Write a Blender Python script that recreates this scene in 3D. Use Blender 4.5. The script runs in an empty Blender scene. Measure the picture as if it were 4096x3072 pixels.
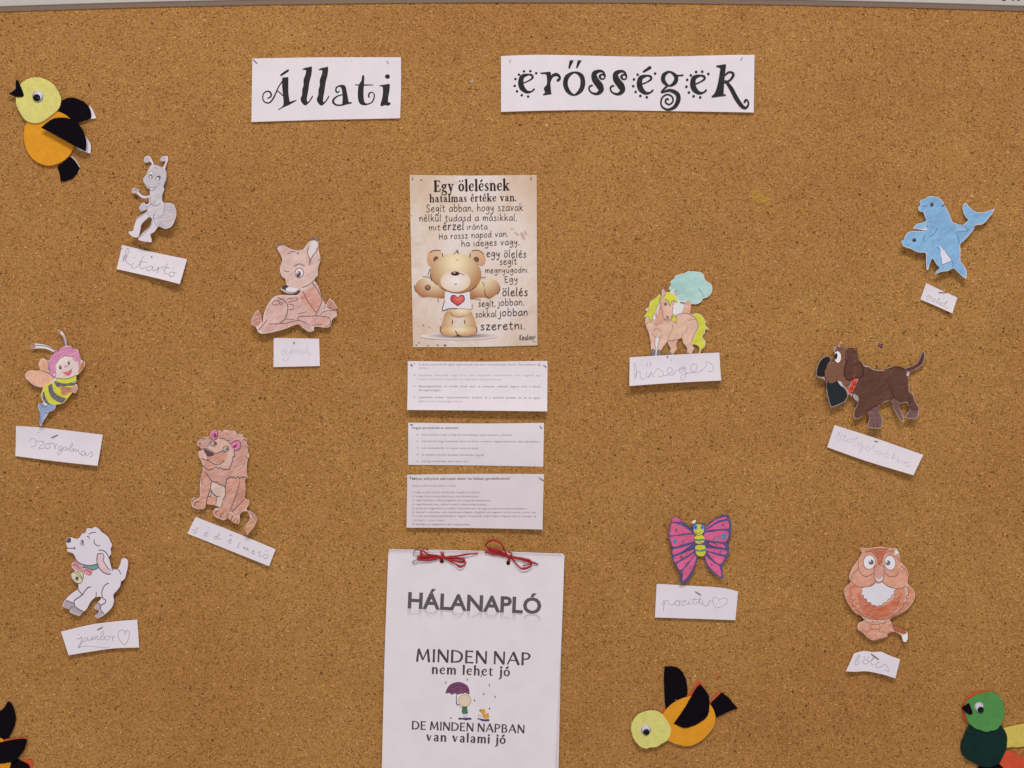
import bpy, math, random
import numpy as np
from mathutils import Vector
from mathutils.geometry import delaunay_2d_cdt

random.seed(7)
rng = np.random.default_rng(11)
SC = bpy.context.scene
COL = SC.collection
PX = 0.0003          # metres of board per photograph pixel
D = 1.35             # camera to board

# ---------------------------------------------------------------- camera
cd = bpy.data.cameras.new('camera'); cam = bpy.data.objects.new('camera', cd); COL.objects.link(cam)
cam.location = (0, -D, 0); cam.rotation_euler = (math.radians(90), 0, 0)
cd.sensor_width = 36; cd.lens = 36 * D / (4096 * PX); cd.clip_start = 0.02; cd.clip_end = 60
SC.camera = cam
# ---------------------------------------------------------------- light (indoor: ceiling light above the board)
w = bpy.data.worlds.new('World'); SC.world = w; w.use_nodes = True
w.node_tree.nodes['Background'].inputs[0].default_value = (1.0, 0.93, 0.93, 1)
w.node_tree.nodes['Background'].inputs[1].default_value = 0.26
def area(name, loc, target, sx, sy, power, color):
    l = bpy.data.lights.new(name, 'AREA'); l.shape = 'RECTANGLE'; l.size = sx; l.size_y = sy
    l.energy = power; l.color = color
    o = bpy.data.objects.new(name, l); COL.objects.link(o); o.location = loc
    o.rotation_euler = (Vector(target) - Vector(loc)).to_track_quat('-Z', 'Y').to_euler()
    return o
area('ceiling_light', (0.12, -2.7, 3.4), (0, 0, -0.3), 2.8, 0.6, 132, (1.0, 0.95, 0.93))
area('fill_light', (-0.3, -3.9, -1.0), (0, 0, -0.5), 3.0, 1.2, 36, (1.0, 0.94, 0.94))  # added frontal fill, lifts the lower board and softens shadows
SC.view_settings.view_transform = 'Standard'; SC.view_settings.look = 'None'
SC.view_settings.exposure = 0; SC.view_settings.gamma = 1
SC.cycles.max_bounces = 5

# ---------------------------------------------------------------- colours and materials
def lin(c):
    c /= 255.0
    return c / 12.92 if c <= 0.04045 else ((c + 0.055) / 1.055) ** 2.4
def col(r, g, b):
    return (min(.92, lin(r) * 1.2), min(.92, lin(g) * 1.24), min(.92, lin(b) * 1.22), 1)
PAPER = (216, 207, 214)
def new_mat(name):
    m = bpy.data.materials.new(name); m.use_nodes = True
    nt = m.node_tree; b = nt.nodes['Principled BSDF']
    return m, nt, b
def N(nt, t, **k):
    n = nt.nodes.new(t)
    for a, v in k.items(): setattr(n, a, v)
    return n
def ramp(nt, src, p0, p1, c0=(0, 0, 0, 1), c1=(1, 1, 1, 1)):
    r = N(nt, 'ShaderNodeValToRGB'); e = r.color_ramp.elements
    e[0].position = p0; e[1].position = p1; e[0].color = c0; e[1].color = c1
    nt.links.new(src, r.inputs[0]); return r.outputs[0]
def mix(nt, fac, a, b, mode='MIX'):
    m = N(nt, 'ShaderNodeMix', data_type='RGBA', blend_type=mode)
    for s, v in ((m.inputs[0], fac), (m.inputs[6], a), (m.inputs[7], b)):
        if isinstance(v, (tuple, float, int)): s.default_value = v
        else: nt.links.new(v, s)
    return m.outputs[2]
def noise(nt, scale, detail=3, rough=.55, rot=0, stretch=None, dist=0):
    g = N(nt, 'ShaderNodeNewGeometry')
    mp = N(nt, 'ShaderNodeMapping'); nt.links.new(g.outputs['Position'], mp.inputs[0])
    mp.inputs['Rotation'].default_value = (0, math.radians(rot), 0)
    if stretch:
        mp.vector_type = 'TEXTURE'; mp.inputs['Scale'].default_value = stretch
    n = N(nt, 'ShaderNodeTexNoise'); n.inputs['Scale'].default_value = scale
    n.inputs['Detail'].default_value = detail; n.inputs['Roughness'].default_value = rough
    n.inputs['Distortion'].default_value = dist
    nt.links.new(mp.outputs[0], n.inputs['Vector']); return n.outputs['Fac']
def bump(nt, b, h, strength, dist):
    n = N(nt, 'ShaderNodeBump'); n.inputs['Strength'].default_value = strength; n.inputs['Distance'].default_value = dist
    nt.links.new(h, n.inputs['Height']); nt.links.new(n.outputs[0], b.inputs['Normal'])
_c = {}
def paper(rgb=PAPER, name='white_paper'):
    k = ('p', rgb)
    if k in _c: return _c[k]
    m, nt, b = new_mat(name); c = col(*rgb)
    f = noise(nt, 40, 3); f2 = noise(nt, 900, 2)
    cc = mix(nt, ramp(nt, f, .35, .7), c, tuple(x * .95 for x in c[:3]) + (1,))
    nt.links.new(cc, b.inputs['Base Color']); b.inputs['Roughness'].default_value = .75
    b.inputs['Specular IOR Level'].default_value = .25
    bump(nt, b, f2, .12, .0002); _c[k] = m; return m
def crayon(rgb, rot=35, amt=.45, name='crayon', back=(222, 208, 210)):
    k = ('c', rgb, rot, amt, back)
    if k in _c: return _c[k]
    m, nt, b = new_mat(name)
    f = noise(nt, 760, 3, .65, rot, (1, 1, 7), .3); g = noise(nt, 120, 2, .5, rot, (1, 1, 2.5))
    s = ramp(nt, f, .42, .72); s2 = ramp(nt, g, .4, .7)
    c = col(*rgb); dk = tuple(x * .82 for x in c[:3]) + (1,)
    c1 = mix(nt, s2, dk, c)
    mm = N(nt, 'ShaderNodeMath', operation='MULTIPLY'); nt.links.new(s, mm.inputs[0]); mm.inputs[1].default_value = amt
    nt.links.new(mix(nt, mm.outputs[0], c1, col(*back)), b.inputs['Base Color'])
    b.inputs['Roughness'].default_value = .65; b.inputs['Specular IOR Level'].default_value = .25; _c[k] = m; return m
def ink(rgb=(45, 42, 45), name='printed_ink', worn=.0):
    k = ('i', rgb, worn)
    if k in _c: return _c[k]
    m, nt, b = new_mat(name); c = col(*rgb)
    f = noise(nt, 260, 3)
    if worn: cc = mix(nt, ramp(nt, f, .5 - worn * .3, .8 - worn * .3), c, tuple(min(1, x * 1.0 + .16 * worn) for x in c[:3]) + (1,))
    else: cc = mix(nt, f, c, tuple(x * 1.35 for x in c[:3]) + (1,))
    nt.links.new(cc, b.inputs['Base Color']); b.inputs['Roughness'].default_value = .8; b.inputs['Specular IOR Level'].default_value = .12; _c[k] = m; return m
def pencil(rgb=(125, 118, 128)):
    k = ('pe', rgb)
    if k in _c: return _c[k]
    m, nt, b = new_mat('pencil_line'); c = col(*rgb)
    f = noise(nt, 1400, 2); cc = mix(nt, ramp(nt, f, .42, .62), c, tuple((x + .55) / 1.9 for x in c[:3]) + (1,))
    nt.links.new(cc, b.inputs['Base Color']); b.inputs['Roughness'].default_value = .7; _c[k] = m; return m
def felt(rgb, name='felt'):
    k = ('f', rgb)
    if k in _c: return _c[k]
    m, nt, b = new_mat(name); c = col(*rgb)
    f = noise(nt, 130, 5, .7); f2 = noise(nt, 1300, 4, .7, 20, (1, 1, 4))
    cc = mix(nt, ramp(nt, f, .35, .68), tuple(x * .84 for x in c[:3]) + (1,), c)
    cc = mix(nt, ramp(nt, f2, .5, .75), cc, tuple(min(1, x * 1.12 + .001) for x in c[:3]) + (1,))
    nt.links.new(cc, b.inputs['Base Color']); b.inputs['Roughness'].default_value = 1
    b.inputs['Specular IOR Level'].default_value = .05
    bump(nt, b, f2, .35, .0006); _c[k] = m; return m
def radial(c0, c1, cx, cy, rx, ry, pw=1.0, name='airbrushed_print'):
    """printed airbrush blend from c0 at a point of the print to c1 at its rim"""
    m, nt, b = new_mat(name)
    g = N(nt, 'ShaderNodeNewGeometry'); mp = N(nt, 'ShaderNodeMapping'); mp.vector_type = 'POINT'
    X, Z = (cx - 2048) * PX, (1536 - cy) * PX
    nt.links.new(g.outputs['Position'], mp.inputs[0])
    sx, sz = 1 / (rx * PX), 1 / (ry * PX)
    mp.inputs['Scale'].default_value = (sx, 0, sz); mp.inputs['Location'].default_value = (-X * sx, 0, -Z * sz)
    l = N(nt, 'ShaderNodeVectorMath', operation='LENGTH'); nt.links.new(mp.outputs[0], l.inputs[0])
    nt.links.new(ramp(nt, l.outputs['Value'], .15, 1.0, col(*c0), col(*c1)), b.inputs['Base Color'])
    b.inputs['Roughness'].default_value = .6; b.inputs['Specular IOR Level'].default_value = .2; return m
def simple(name, rgb, rough=.5, metal=0, spec=.5, coat=0):
    k = ('s', name)
    if k in _c: return _c[k]
    m, nt, b = new_mat(name); c = col(*rgb)
    f = noise(nt, 300, 3); nt.links.new(mix(nt, f, tuple(x * .9 for x in c[:3]) + (1,), c), b.inputs['Base Color'])
    b.inputs['Roughness'].default_value = rough; b.inputs['Metallic'].default_value = metal
    b.inputs['Specular IOR Level'].default_value = spec; b.inputs['Coat Weight'].default_value = coat
    _c[k] = m; return m
STEEL = simple('steel_wire', (150, 140, 140), .35, .9)
DARKSTEEL = simple('dark_steel_wire', (95, 85, 85), .4, .6)
PUPIL = simple('black_plastic', (14, 11, 14), .6, 0, .2)
EYEWHITE = simple('white_plastic', (216, 210, 218), .5)
def dome_mat():
    m = bpy.data.materials.new('clear_plastic'); m.use_nodes = True; nt = m.node_tree; nt.nodes.clear()
    o = N(nt, 'ShaderNodeOutputMaterial'); t = N(nt, 'ShaderNodeBsdfTransparent'); gl = N(nt, 'ShaderNodeBsdfGlossy')
    gl.inputs['Roughness'].default_value = .06; t.inputs[0].default_value = (.96, .96, .97, 1)
    fr = N(nt, 'ShaderNodeFresnel'); fr.inputs[0].default_value = 1.3; mx = N(nt, 'ShaderNodeMixShader')
    nt.links.new(fr.outputs[0], mx.inputs[0]); nt.links.new(t.outputs[0], mx.inputs[1]); nt.links.new(gl.outputs[0], mx.inputs[2])
    nt.links.new(mx.outputs[0], o.inputs[0]); return m
DOME = dome_mat()

# ---------------------------------------------------------------- 2-D outline helpers (photograph pixels)
CROPS = dict(A=(0, 250, 3.318), B=(440, 580, 2.765), C=(960, 900, 2.766), D=(40, 1300, 2.86), E=(720, 1680, 2.765),
    F=(220, 2080, 2.961), G=(0, 2740, 4.995), H=(980, 200, 3.3515), I=(1980, 190, 2.048), J=(1620, 680, 2.3036),
    K=(1610, 1420, 2.3367), L=(1510, 2130, 1.7615), M=(2490, 1060, 3.319), N=(3580, 760, 3.2525), O=(3230, 1350, 2.962),
    P=(2600, 2030, 3.605), Q=(3350, 2160, 2.961), R=(2500, 2640, 3.95), S=(3800, 2740, 4.997), T=(1640, 2150, 4.096),
    U=(1760, 2690, 7.9), V=(1620, 1120, 5.53))
def parse(s, crop):
    """'x,y x,y,w x,y*' -> points in photograph pixels, widths, corner flags"""
    ox, oy, k = CROPS[crop]; pts, ws, cs = [], [], []
    for t in s.split():
        c = t.endswith('*'); v = [float(a) for a in t.rstrip('*').split(',')]
        pts.append((ox + v[0] / k, oy + v[1] / k)); ws.append(v[2] / k if len(v) > 2 else None); cs.append(c)
    return pts, ws, cs
def ell(cx, cy, rx, ry, rot=0, n=20):
    a = math.radians(rot); r = []
    for i in range(n):
        t = 2 * math.pi * i / n; x, y = rx * math.cos(t), ry * math.sin(t)
        r.append('%.1f,%.1f' % (cx + x * math.cos(a) - y * math.sin(a), cy + x * math.sin(a) + y * math.cos(a)))
    return ' '.join(r)
def spline(pts, cs, closed, step=5.0, ws=None):
    n = len(pts); out, wo = [], []
    segs = n if closed else n - 1
    for i in range(segs):
        p1, p2 = pts[i], pts[(i + 1) % n]
        p0 = pts[i - 1] if (closed or i > 0) else p1
        p3 = pts[(i + 2) % n] if (closed or i + 2 < n) else p2
        if cs[i]: p0 = p1
        if cs[(i + 1) % n]: p3 = p2
        L = math.dist(p1, p2); m = max(1, min(14, int(L / step + .5)))
        for j in range(m):
            t = j / m; t2, t3 = t * t, t * t * t; q = []
            for a in (0, 1):
                m1 = (p2[a] - p0[a]) / 2; m2 = (p3[a] - p1[a]) / 2
                q.append((2 * t3 - 3 * t2 + 1) * p1[a] + (t3 - 2 * t2 + t) * m1 + (-2 * t3 + 3 * t2) * p2[a] + (t3 - t2) * m2)
            out.append(tuple(q))
            if ws: wo.append(ws[i] * (1 - t) + ws[(i + 1) % n] * t)
    if not closed:
        out.append(pts[-1])
        if ws: wo.append(ws[-1])
    return (out, wo) if ws else out
def outline(s, crop, step=5.0):
    p, _, c = parse(s, crop); return spline(p, c, True, step)
def inside(pts, P):
    """non-zero winding test of many points"""
    P = np.asarray(P); x, y = np.asarray(pts)[:, 0], np.asarray(pts)[:, 1]
    wn = np.zeros(len(x), int); n = len(P)
    for i in range(n):
        x0, y0 = P[i]; x1, y1 = P[(i + 1) % n]
        cr = (x1 - x0) * (y - y0) - (x - x0) * (y1 - y0)
        wn += ((y0 <= y) & (y1 > y) & (cr > 0)).astype(int) - ((y0 > y) & (y1 <= y) & (cr < 0)).astype(int)
    return wn != 0
def triangulate(poly, holes, space):
    vs, es = [], []
    for lp in [poly] + holes:
        b = len(vs); vs += lp; es += [(b + i, b + (i + 1) % len(lp)) for i in range(len(lp))]
    a = np.array(poly); lo, hi = a.min(0), a.max(0)
    gx, gy = np.arange(lo[0] + space / 2, hi[0], space), np.arange(lo[1] + space / 2, hi[1], space)
    if len(gx) and len(gy):
        g = np.array([(x + (j % 2) * space * .37, y) for j, y in enumerate(gy) for x in gx])
        g = g[inside(g, poly)]
        if len(g):
            d = np.min(np.hypot(g[:, None, 0] - a[None, :, 0], g[:, None, 1] - a[None, :, 1]), axis=1)
            vs += [tuple(q) for q in g[d > space * .35]]
    r = delaunay_2d_cdt([Vector(v) for v in vs], es, [], 0, 1e-4)
    V = np.array([(v[0], v[1]) for v in r[0]]); F = np.array([f[:3] for f in r[2]])
    c = V[F].mean(1); k = inside(c, poly)
    for h in holes: k &= ~inside(c, h)
    F = F[k]
    cr = (V[F[:, 1], 0] - V[F[:, 0], 0]) * (V[F[:, 2], 1] - V[F[:, 0], 1]) - (V[F[:, 1], 1] - V[F[:, 0], 1]) * (V[F[:, 2], 0] - V[F[:, 0], 0])
    F[cr < 0] = F[cr < 0][:, ::-1]
    return V, F
def link(name, verts, faces, mat, parent=None, origin=(0, 0, 0), smooth=False):
    me = bpy.data.meshes.new(name)
    v = np.asarray(verts, dtype=float) - np.asarray(origin)
    me.from_pydata(v.tolist(), [], [tuple(int(i) for i in f) for f in faces]); me.update()
    if mat: me.materials.append(mat)
    if smooth: me.polygons.foreach_set('use_smooth', [True] * len(me.polygons))
    o = bpy.data.objects.new(name, me); COL.objects.link(o)
    if parent: o.parent = parent
    return o

# ---------------------------------------------------------------- things made of sheets
class Thing:
    """an Empty on the board with sheet-like parts; hf(u,v) gives the height in mm of the paper over the board"""
    def __init__(s, name, label, cat, crop, bounds, hf=None, group=None, mean=None):
        p = outline(bounds, crop); a = np.array(p); s.crop = crop
        s.c = (a.min(0) + a.max(0)) / 2; s.r = np.maximum((a.max(0) - a.min(0)) / 2, 1)
        s.hf = hf or (lambda u, v: 1.0 + .7 * (v + 1))
        s.mean = (s.hf(0, 0) if mean is None else mean) * .001
        s.k = (D - s.mean) / D; s.L = .00004
        cx, cy = (s.c[0] - 2048) * PX * s.k, (1536 - s.c[1]) * PX * s.k
        s.o = np.array([cx, 0, cy])
        e = bpy.data.objects.new(name, None); COL.objects.link(e); e.location = s.o; e.empty_display_size = .02
        e['label'] = label; e['category'] = cat
        if group: e['group'] = group
        s.e = e
    def world(s, P, off):
        P = np.asarray(P, float).reshape(-1, 2); u = (P[:, 0] - s.c[0]) / s.r[0]; v = (P[:, 1] - s.c[1]) / s.r[1]
        h = np.array([s.hf(a, b) for a, b in zip(u, v)]) * .001 + off
        return np.stack([(P[:, 0] - s.c[0]) * PX + s.o[0], -h, (s.c[1] - P[:, 1]) * PX + s.o[2]], 1)
    def sheet(s, name, pts, mat, thick=.00018, holes=(), step=5, space=14, crop=None, parent=None, dh=0, label=None):
        crop = crop or s.crop
        V, F = triangulate(outline(pts, crop, step), [outline(h, crop, 3) for h in holes], space)
        A = s.world(V, dh); B = A.copy(); B[:, 1] += thick; n = len(A)
        F = [tuple(f[::-1]) for f in F]; ed = {}
        for f in F:
            for i in range(3):
                e = (f[i], f[(i + 1) % 3])
                if (e[1], e[0]) in ed: del ed[(e[1], e[0])]
                else: ed[e] = 1
        fs = F + [tuple(i + n for i in f[::-1]) for f in F] + [(b, a, a + n, b + n) for a, b in ed]
        o = link(name, np.vstack([A, B]), fs, mat, parent or s.e, s.o)
        if label: o['label'] = label
        return o
    def fill(s, name, polys, mat, crop=None, step=5, space=12, parent=None, label=None, d=0, join=False):
        """flat areas of colour lying on the sheet, in order; every area is a part unless joined"""
        if isinstance(polys, str): polys = [polys]
        vs, fs, n, o = [], [], 0, None
        for p in polys:
            s.L += .000012
            V, F = triangulate(outline(p, crop or s.crop, step), [], space)
            W = s.world(V, s.L + d); F = [tuple(i + (n if join else 0) for i in f[::-1]) for f in F]
            if join: vs.append(W); fs += F; n += len(V)
            else:
                o = link(name, W, F, mat, parent or s.e, s.o)
                if label: o['label'] = label
        if join: o = link(name, np.vstack(vs), fs, mat, parent or s.e, s.o)
        if join and n and len(polys) > 3: o['kind'] = 'stuff'
        return o
    def lines(s, name, strokes, mat, crop=None, parent=None, k=1.0, label=None, closed=False):
        """strokes: list of (width in crop px, 'points'); widths may also be per point"""
        crop = crop or s.crop; kk = CROPS[crop][2]; vs, fs = [], []; s.L += .000025
        if name == 'pencil_outline': k *= 1.4
        
        for wd, st in strokes:
            cl = st.startswith('o '); p, ws, c = parse(st[2:] if cl else st, crop)
            ws = [(x if x else wd / kk) * k for x in ws]
            q, wq = spline(p, c, cl, 3.0, ws); s.ribbon(q, wq, vs, fs, cl)
        o = link(name, np.vstack(vs), fs, mat, parent or s.e, s.o)
        if label: o['label'] = label
        return o
    def ribbon(s, q, wq, vs, fs, cl=False):
        q = np.array(q); n = len(q)
        if n < 2: return
        t = np.gradient(q, axis=0)
        if cl: t = np.roll(q, -1, 0) - np.roll(q, 1, 0)
        l = np.hypot(t[:, 0], t[:, 1]); l[l == 0] = 1; t /= l[:, None]
        nn = np.stack([-t[:, 1], t[:, 0]], 1) * (np.array(wq) / 2)[:, None]
        b = sum(len(v) for v in vs)
        if not cl:   # rounded ends
            q = np.vstack([q[0] - t[0] * wq[0] * .3, q, q[-1] + t[-1] * wq[-1] * .3])
            nn = np.vstack([nn[0] * .45, nn, nn[-1] * .45]); n += 2
        s.L += .0000008
        A = s.world(q - nn, s.L); B = s.world(q + nn, s.L)
        r = np.linspace(0, .0000016, n); A[:, 1] -= r; B[:, 1] -= r
        vs.append(np.vstack([A, B]))
        for i in range(n if cl else n - 1):
            j = (i + 1) % n; fs.append((b + i, b + j, b + n + j, b + n + i))
    def text(s, name, items, mat, crop=None, parent=None, label=None, flip=0):
        """items: (string, x0, y0, x1, y1, cap height, bold) set in the built-in sans face along a baseline"""
        ox, oy, kk = CROPS[crop or s.crop]; vs, fs, n = [], [], 0; s.L += .000012
        for st, x0, y0, x1, y1, ch, bold in items:
            cu = bpy.data.curves.new('t', 'FONT'); cu.body = st; cu.size = 1; cu.offset = bold; cu.resolution_u = 3
            ob = bpy.data.objects.new('t', cu); COL.objects.link(ob)
            dg = bpy.context.evaluated_depsgraph_get(); me = ob.evaluated_get(dg).to_mesh()
            V = np.array([v.co[:2] for v in me.vertices]); F = [tuple(p.vertices) for p in me.polygons]
            ob.evaluated_get(dg).to_mesh_clear(); bpy.data.objects.remove(ob); bpy.data.curves.remove(cu)
            u = (V[:, 0] - V[:, 0].min()) / (V[:, 0].max() - V[:, 0].min()); v = V[:, 1] / .729
            dx, dy = x1 - x0, y1 - y0; L = math.hypot(dx, dy); nx, ny = dy / L, -dx / L
            if flip: v = -np.minimum(v, 99) * flip
            X = x0 + u * dx + v * ch * nx; Y = y0 + u * dy + v * ch * ny
            vs.append(s.world(np.stack([ox + X / kk, oy + Y / kk], 1), s.L))
            fs += [tuple(i + n for i in f) for f in F]; n += len(V)
        o = link(name, np.vstack(vs), fs, mat, parent or s.e, s.o)
        if label: o['label'] = label
        return o
    def glyphs(s, name, font, items, mat, crop=None, parent=None, label=None):
        """items: (string, x0, y0, x1, y1, x-height, weight) set in one of the stroke faces below"""
        ox, oy, kk = CROPS[crop or s.crop]; vs, fs = [], []; s.L += .000012
        for st, x0, y0, x1, y1, xh, wt in items:
            adv, pen = 0, []
            for ch in st:
                if ch == ' ': adv += font.get('sp', .6); continue
                base, acc = ACC.get(ch, (ch, None)); wd, strokes = font[base]
                for g in strokes: pen.append((adv, g, 0))
                if acc:
                    top = 1.28 if base in 'aeouiı' else 1.75
                    for g in ACCENTS[acc]: pen.append((adv + wd / 2, g, top))
                adv += wd + font['gap']
            adv -= font['gap']; dx, dy = x1 - x0, y1 - y0; L = math.hypot(dx, dy); nx, ny = dy / L, -dx / L; sc = 1 / adv
            for a, g, top in pen:
                cl = g.startswith('o '); pts, ws, cs = [], [], []
                for t in (g[2:] if cl else g).split():
                    c = t.endswith('*'); v = [float(z) for z in t.rstrip('*').split(',')]
                    u = (a + v[0]) * sc; h = (v[1] + top) * xh
                    pts.append((ox + (x0 + u * dx + h * nx) / kk, oy + (y0 + u * dy + h * ny) / kk))
                    ws.append((v[2] if len(v) > 2 else font['w']) * wt * xh / kk); cs.append(c)
                if len(pts) == 1:
                    x, y = pts[0]; r = ws[0] / 2; pts = [(x + r * .5, y), (x, y + r * .5), (x - r * .5, y), (x, y - r * .5)]; ws = [r] * 4; cs = [False] * 4; cl = True
                q, wq = spline(pts, cs, cl, 2.5, ws); s.ribbon(q, wq, vs, fs, cl)
                s.L -= .0000006
        s.L += .000004
        o = link(name, np.vstack(vs), fs, mat, parent or s.e, s.o)
        if label: o['label'] = label
        return o
    def pin(s, x0, y0, x1, y1, lift=1.2, name='staple', r=1.3, mat=None, crop=None, bow=.6):
        ox, oy, kk = CROPS[crop or s.crop]
        p = np.array([[ox + x0 / kk, oy + y0 / kk], [ox + x1 / kk, oy + y1 / kk]])
        n = 7; P = [p[0] * (1 - t) + p[1] * t for t in np.linspace(0, 1, n)]
        W = s.world(P, .0002)
        for i, t in enumerate(np.linspace(0, 1, n)):
            W[i, 1] -= .001 * (bow * math.sin(math.pi * t) + lift * t * .35)
        return tube(name, W, r * PX, mat or STEEL, s.e, s.o)
    def dot(s, x, y, r=2.4, name='pin_head', mat=None, lift=.0004, crop=None):
        ox, oy, kk = CROPS[crop or s.crop]; W = s.world([(ox + x / kk, oy + y / kk)], lift)[0]
        return ball(name, W, r * PX, mat or STEEL, s.e, s.o)
def tube(name, W, r, mat, parent=None, origin=(0, 0, 0), n=6, flat=1.0, taper=False):
    W = np.asarray(W, float); m = len(W); T = np.gradient(W, axis=0); vs, fs = [], []
    for i in range(m):
        t = T[i] / (np.linalg.norm(T[i]) + 1e-12); a = np.cross(t, (0, 1, 0)); na = np.linalg.norm(a)
        a = a / na if na > 1e-4 else np.array([1., 0, 0]); b = np.cross(t, a)
        rr = r[i] if hasattr(r, '__len__') else r
        for j in range(n):
            th = 2 * math.pi * j / n; vs.append(W[i] + a * math.cos(th) * rr + b * math.sin(th) * rr * flat)
    for i in range(m - 1):
        for j in range(n):
            k = (j + 1) % n; fs.append((i * n + j, i * n + k, (i + 1) * n + k, (i + 1) * n + j))
    fs += [tuple(range(n))[::-1], tuple(range((m - 1) * n, m * n))]
    return link(name, vs, fs, mat, parent, origin, smooth=True)
def ball(name, c, r, mat, parent=None, origin=(0, 0, 0), sy=.6):
    vs, fs = [], []; A, B = 5, 8
    for i in range(A + 1):
        a = math.pi * i / A
        for j in range(B):
            t = 2 * math.pi * j / B
            vs.append((c[0] + r * math.sin(a) * math.cos(t), c[1] - r * sy * math.cos(a), c[2] + r * math.sin(a) * math.sin(t)))
    for i in range(A):
        for j in range(B):
            k = (j + 1) % B; fs.append((i * B + j, i * B + k, (i + 1) * B + k, (i + 1) * B + j))
    return link(name, vs, fs, mat, parent, origin, smooth=True)
def feltpart(T, name, pts, rgb, h, thick=.0011, label=None, parent=None, tilt=None, crop=None):
    """a felt piece with a softly rounded cut edge; h = height of its back over the board in mm; tilt(u,v) adds mm"""
    P = outline(pts, crop or T.crop, 5); a = np.array(P); c = (a.min(0) + a.max(0)) / 2; r = (a.max(0) - a.min(0)) / 2
    # fuzz the cut line a little
    P = [(x + random.uniform(-.7, .7), y + random.uniform(-.7, .7)) for x, y in P]
    V, F = triangulate(P, [], 12)
    ed = {}; F = [tuple(f[::-1]) for f in F]
    for f in F:
        for i in range(3):
            e = (f[i], f[(i + 1) % 3])
            if (e[1], e[0]) in ed: del ed[(e[1], e[0])]
            else: ed[e] = 1
    rim = set(i for e in ed for i in e)
    tl = tilt or (lambda u, v: 0)
    hh = np.array([h + tl((x - c[0]) / r[0], (y - c[1]) / r[1]) for x, y in V]) * .001
    X = (V[:, 0] - T.c[0]) * PX + T.o[0]; Z = (T.c[1] - V[:, 1]) * PX + T.o[2]
    front = hh + thick; front = front + np.array([0 if i in rim else random.uniform(-.00004, .00004) for i in range(len(V))])
    mid = np.stack([X, -(hh + thick * .72), Z], 1); top = np.stack([X, -front, Z], 1); bot = np.stack([X, -hh, Z], 1)
    # pull the front rim inwards for a rounded edge
    acc = np.zeros((len(V), 2)); cnt = np.zeros(len(V))
    for f in F:
        m_ = V[list(f)].mean(0)
        for i in f: acc[i] += m_; cnt[i] += 1
    for i in rim:
        d = acc[i] / max(1, cnt[i]) - V[i]; d = d / (np.linalg.norm(d) + 1e-9) * 1.1 * PX; top[i, 0] += d[0]; top[i, 2] -= d[1]
    n = len(V)
    fs = F + [tuple(i + 2 * n for i in f[::-1]) for f in F]
    fs += [(b, a_, a_ + n, b + n) for a_, b in ed] + [(b + n, a_ + n, a_ + 2 * n, b + 2 * n) for a_, b in ed]
    o = link(name, np.vstack([top, mid, bot]), fs, felt(rgb), parent or T.e, T.o)
    if label: o['label'] = label
    return o
def googly(T, x, y, r, px_, py_, pr, h, parent, crop=None):
    """plastic craft eye: white dish, loose black disc, clear dome"""
    ox, oy, kk = CROPS[crop or T.crop]
    X = (ox + x / kk - T.c[0]) * PX + T.o[0]; Z = (T.c[1] - oy - y / kk) * PX + T.o[2]; R = r / kk * PX; H = h * .001
    def disc(name, cx, cz, prof, mat, par, n=24):
        vs, fs = [], []
        for rr, hh in prof:
            for j in range(n):
                t = 2 * math.pi * j / n; vs.append((cx + rr * math.cos(t), -hh, cz + rr * math.sin(t)))
        for i in range(len(prof) - 1):
            for j in range(n):
                k = (j + 1) % n; fs.append((i * n + j, i * n + k, (i + 1) * n + k, (i + 1) * n + j))
        fs.append(tuple(range((len(prof) - 1) * n, len(prof) * n)))
        return link(name, vs, fs, mat, par, T.o, smooth=mat is DOME)
    eye = disc('eye', X, Z, [(R * 1.05, H), (R * 1.05, H + .0004), (R, H + .0006), (R * .97, H + .0006)], EYEWHITE, parent)
    PXx = (ox + px_ / kk - T.c[0]) * PX + T.o[0]; PZ = (T.c[1] - oy - py_ / kk) * PX + T.o[2]
    rp = pr * 1.12 / kk * PX
    disc('pupil', PXx, PZ, [(rp, H + .0008), (rp, H + .0013), (rp * .9, H + .0014)], PUPIL, eye)
    disc('clear_dome', X, Z, [(R * math.cos(a), H + .0006 + R * .5 * math.sin(a)) for a in np.linspace(0, 1.45, 8)], DOME, eye)
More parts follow.
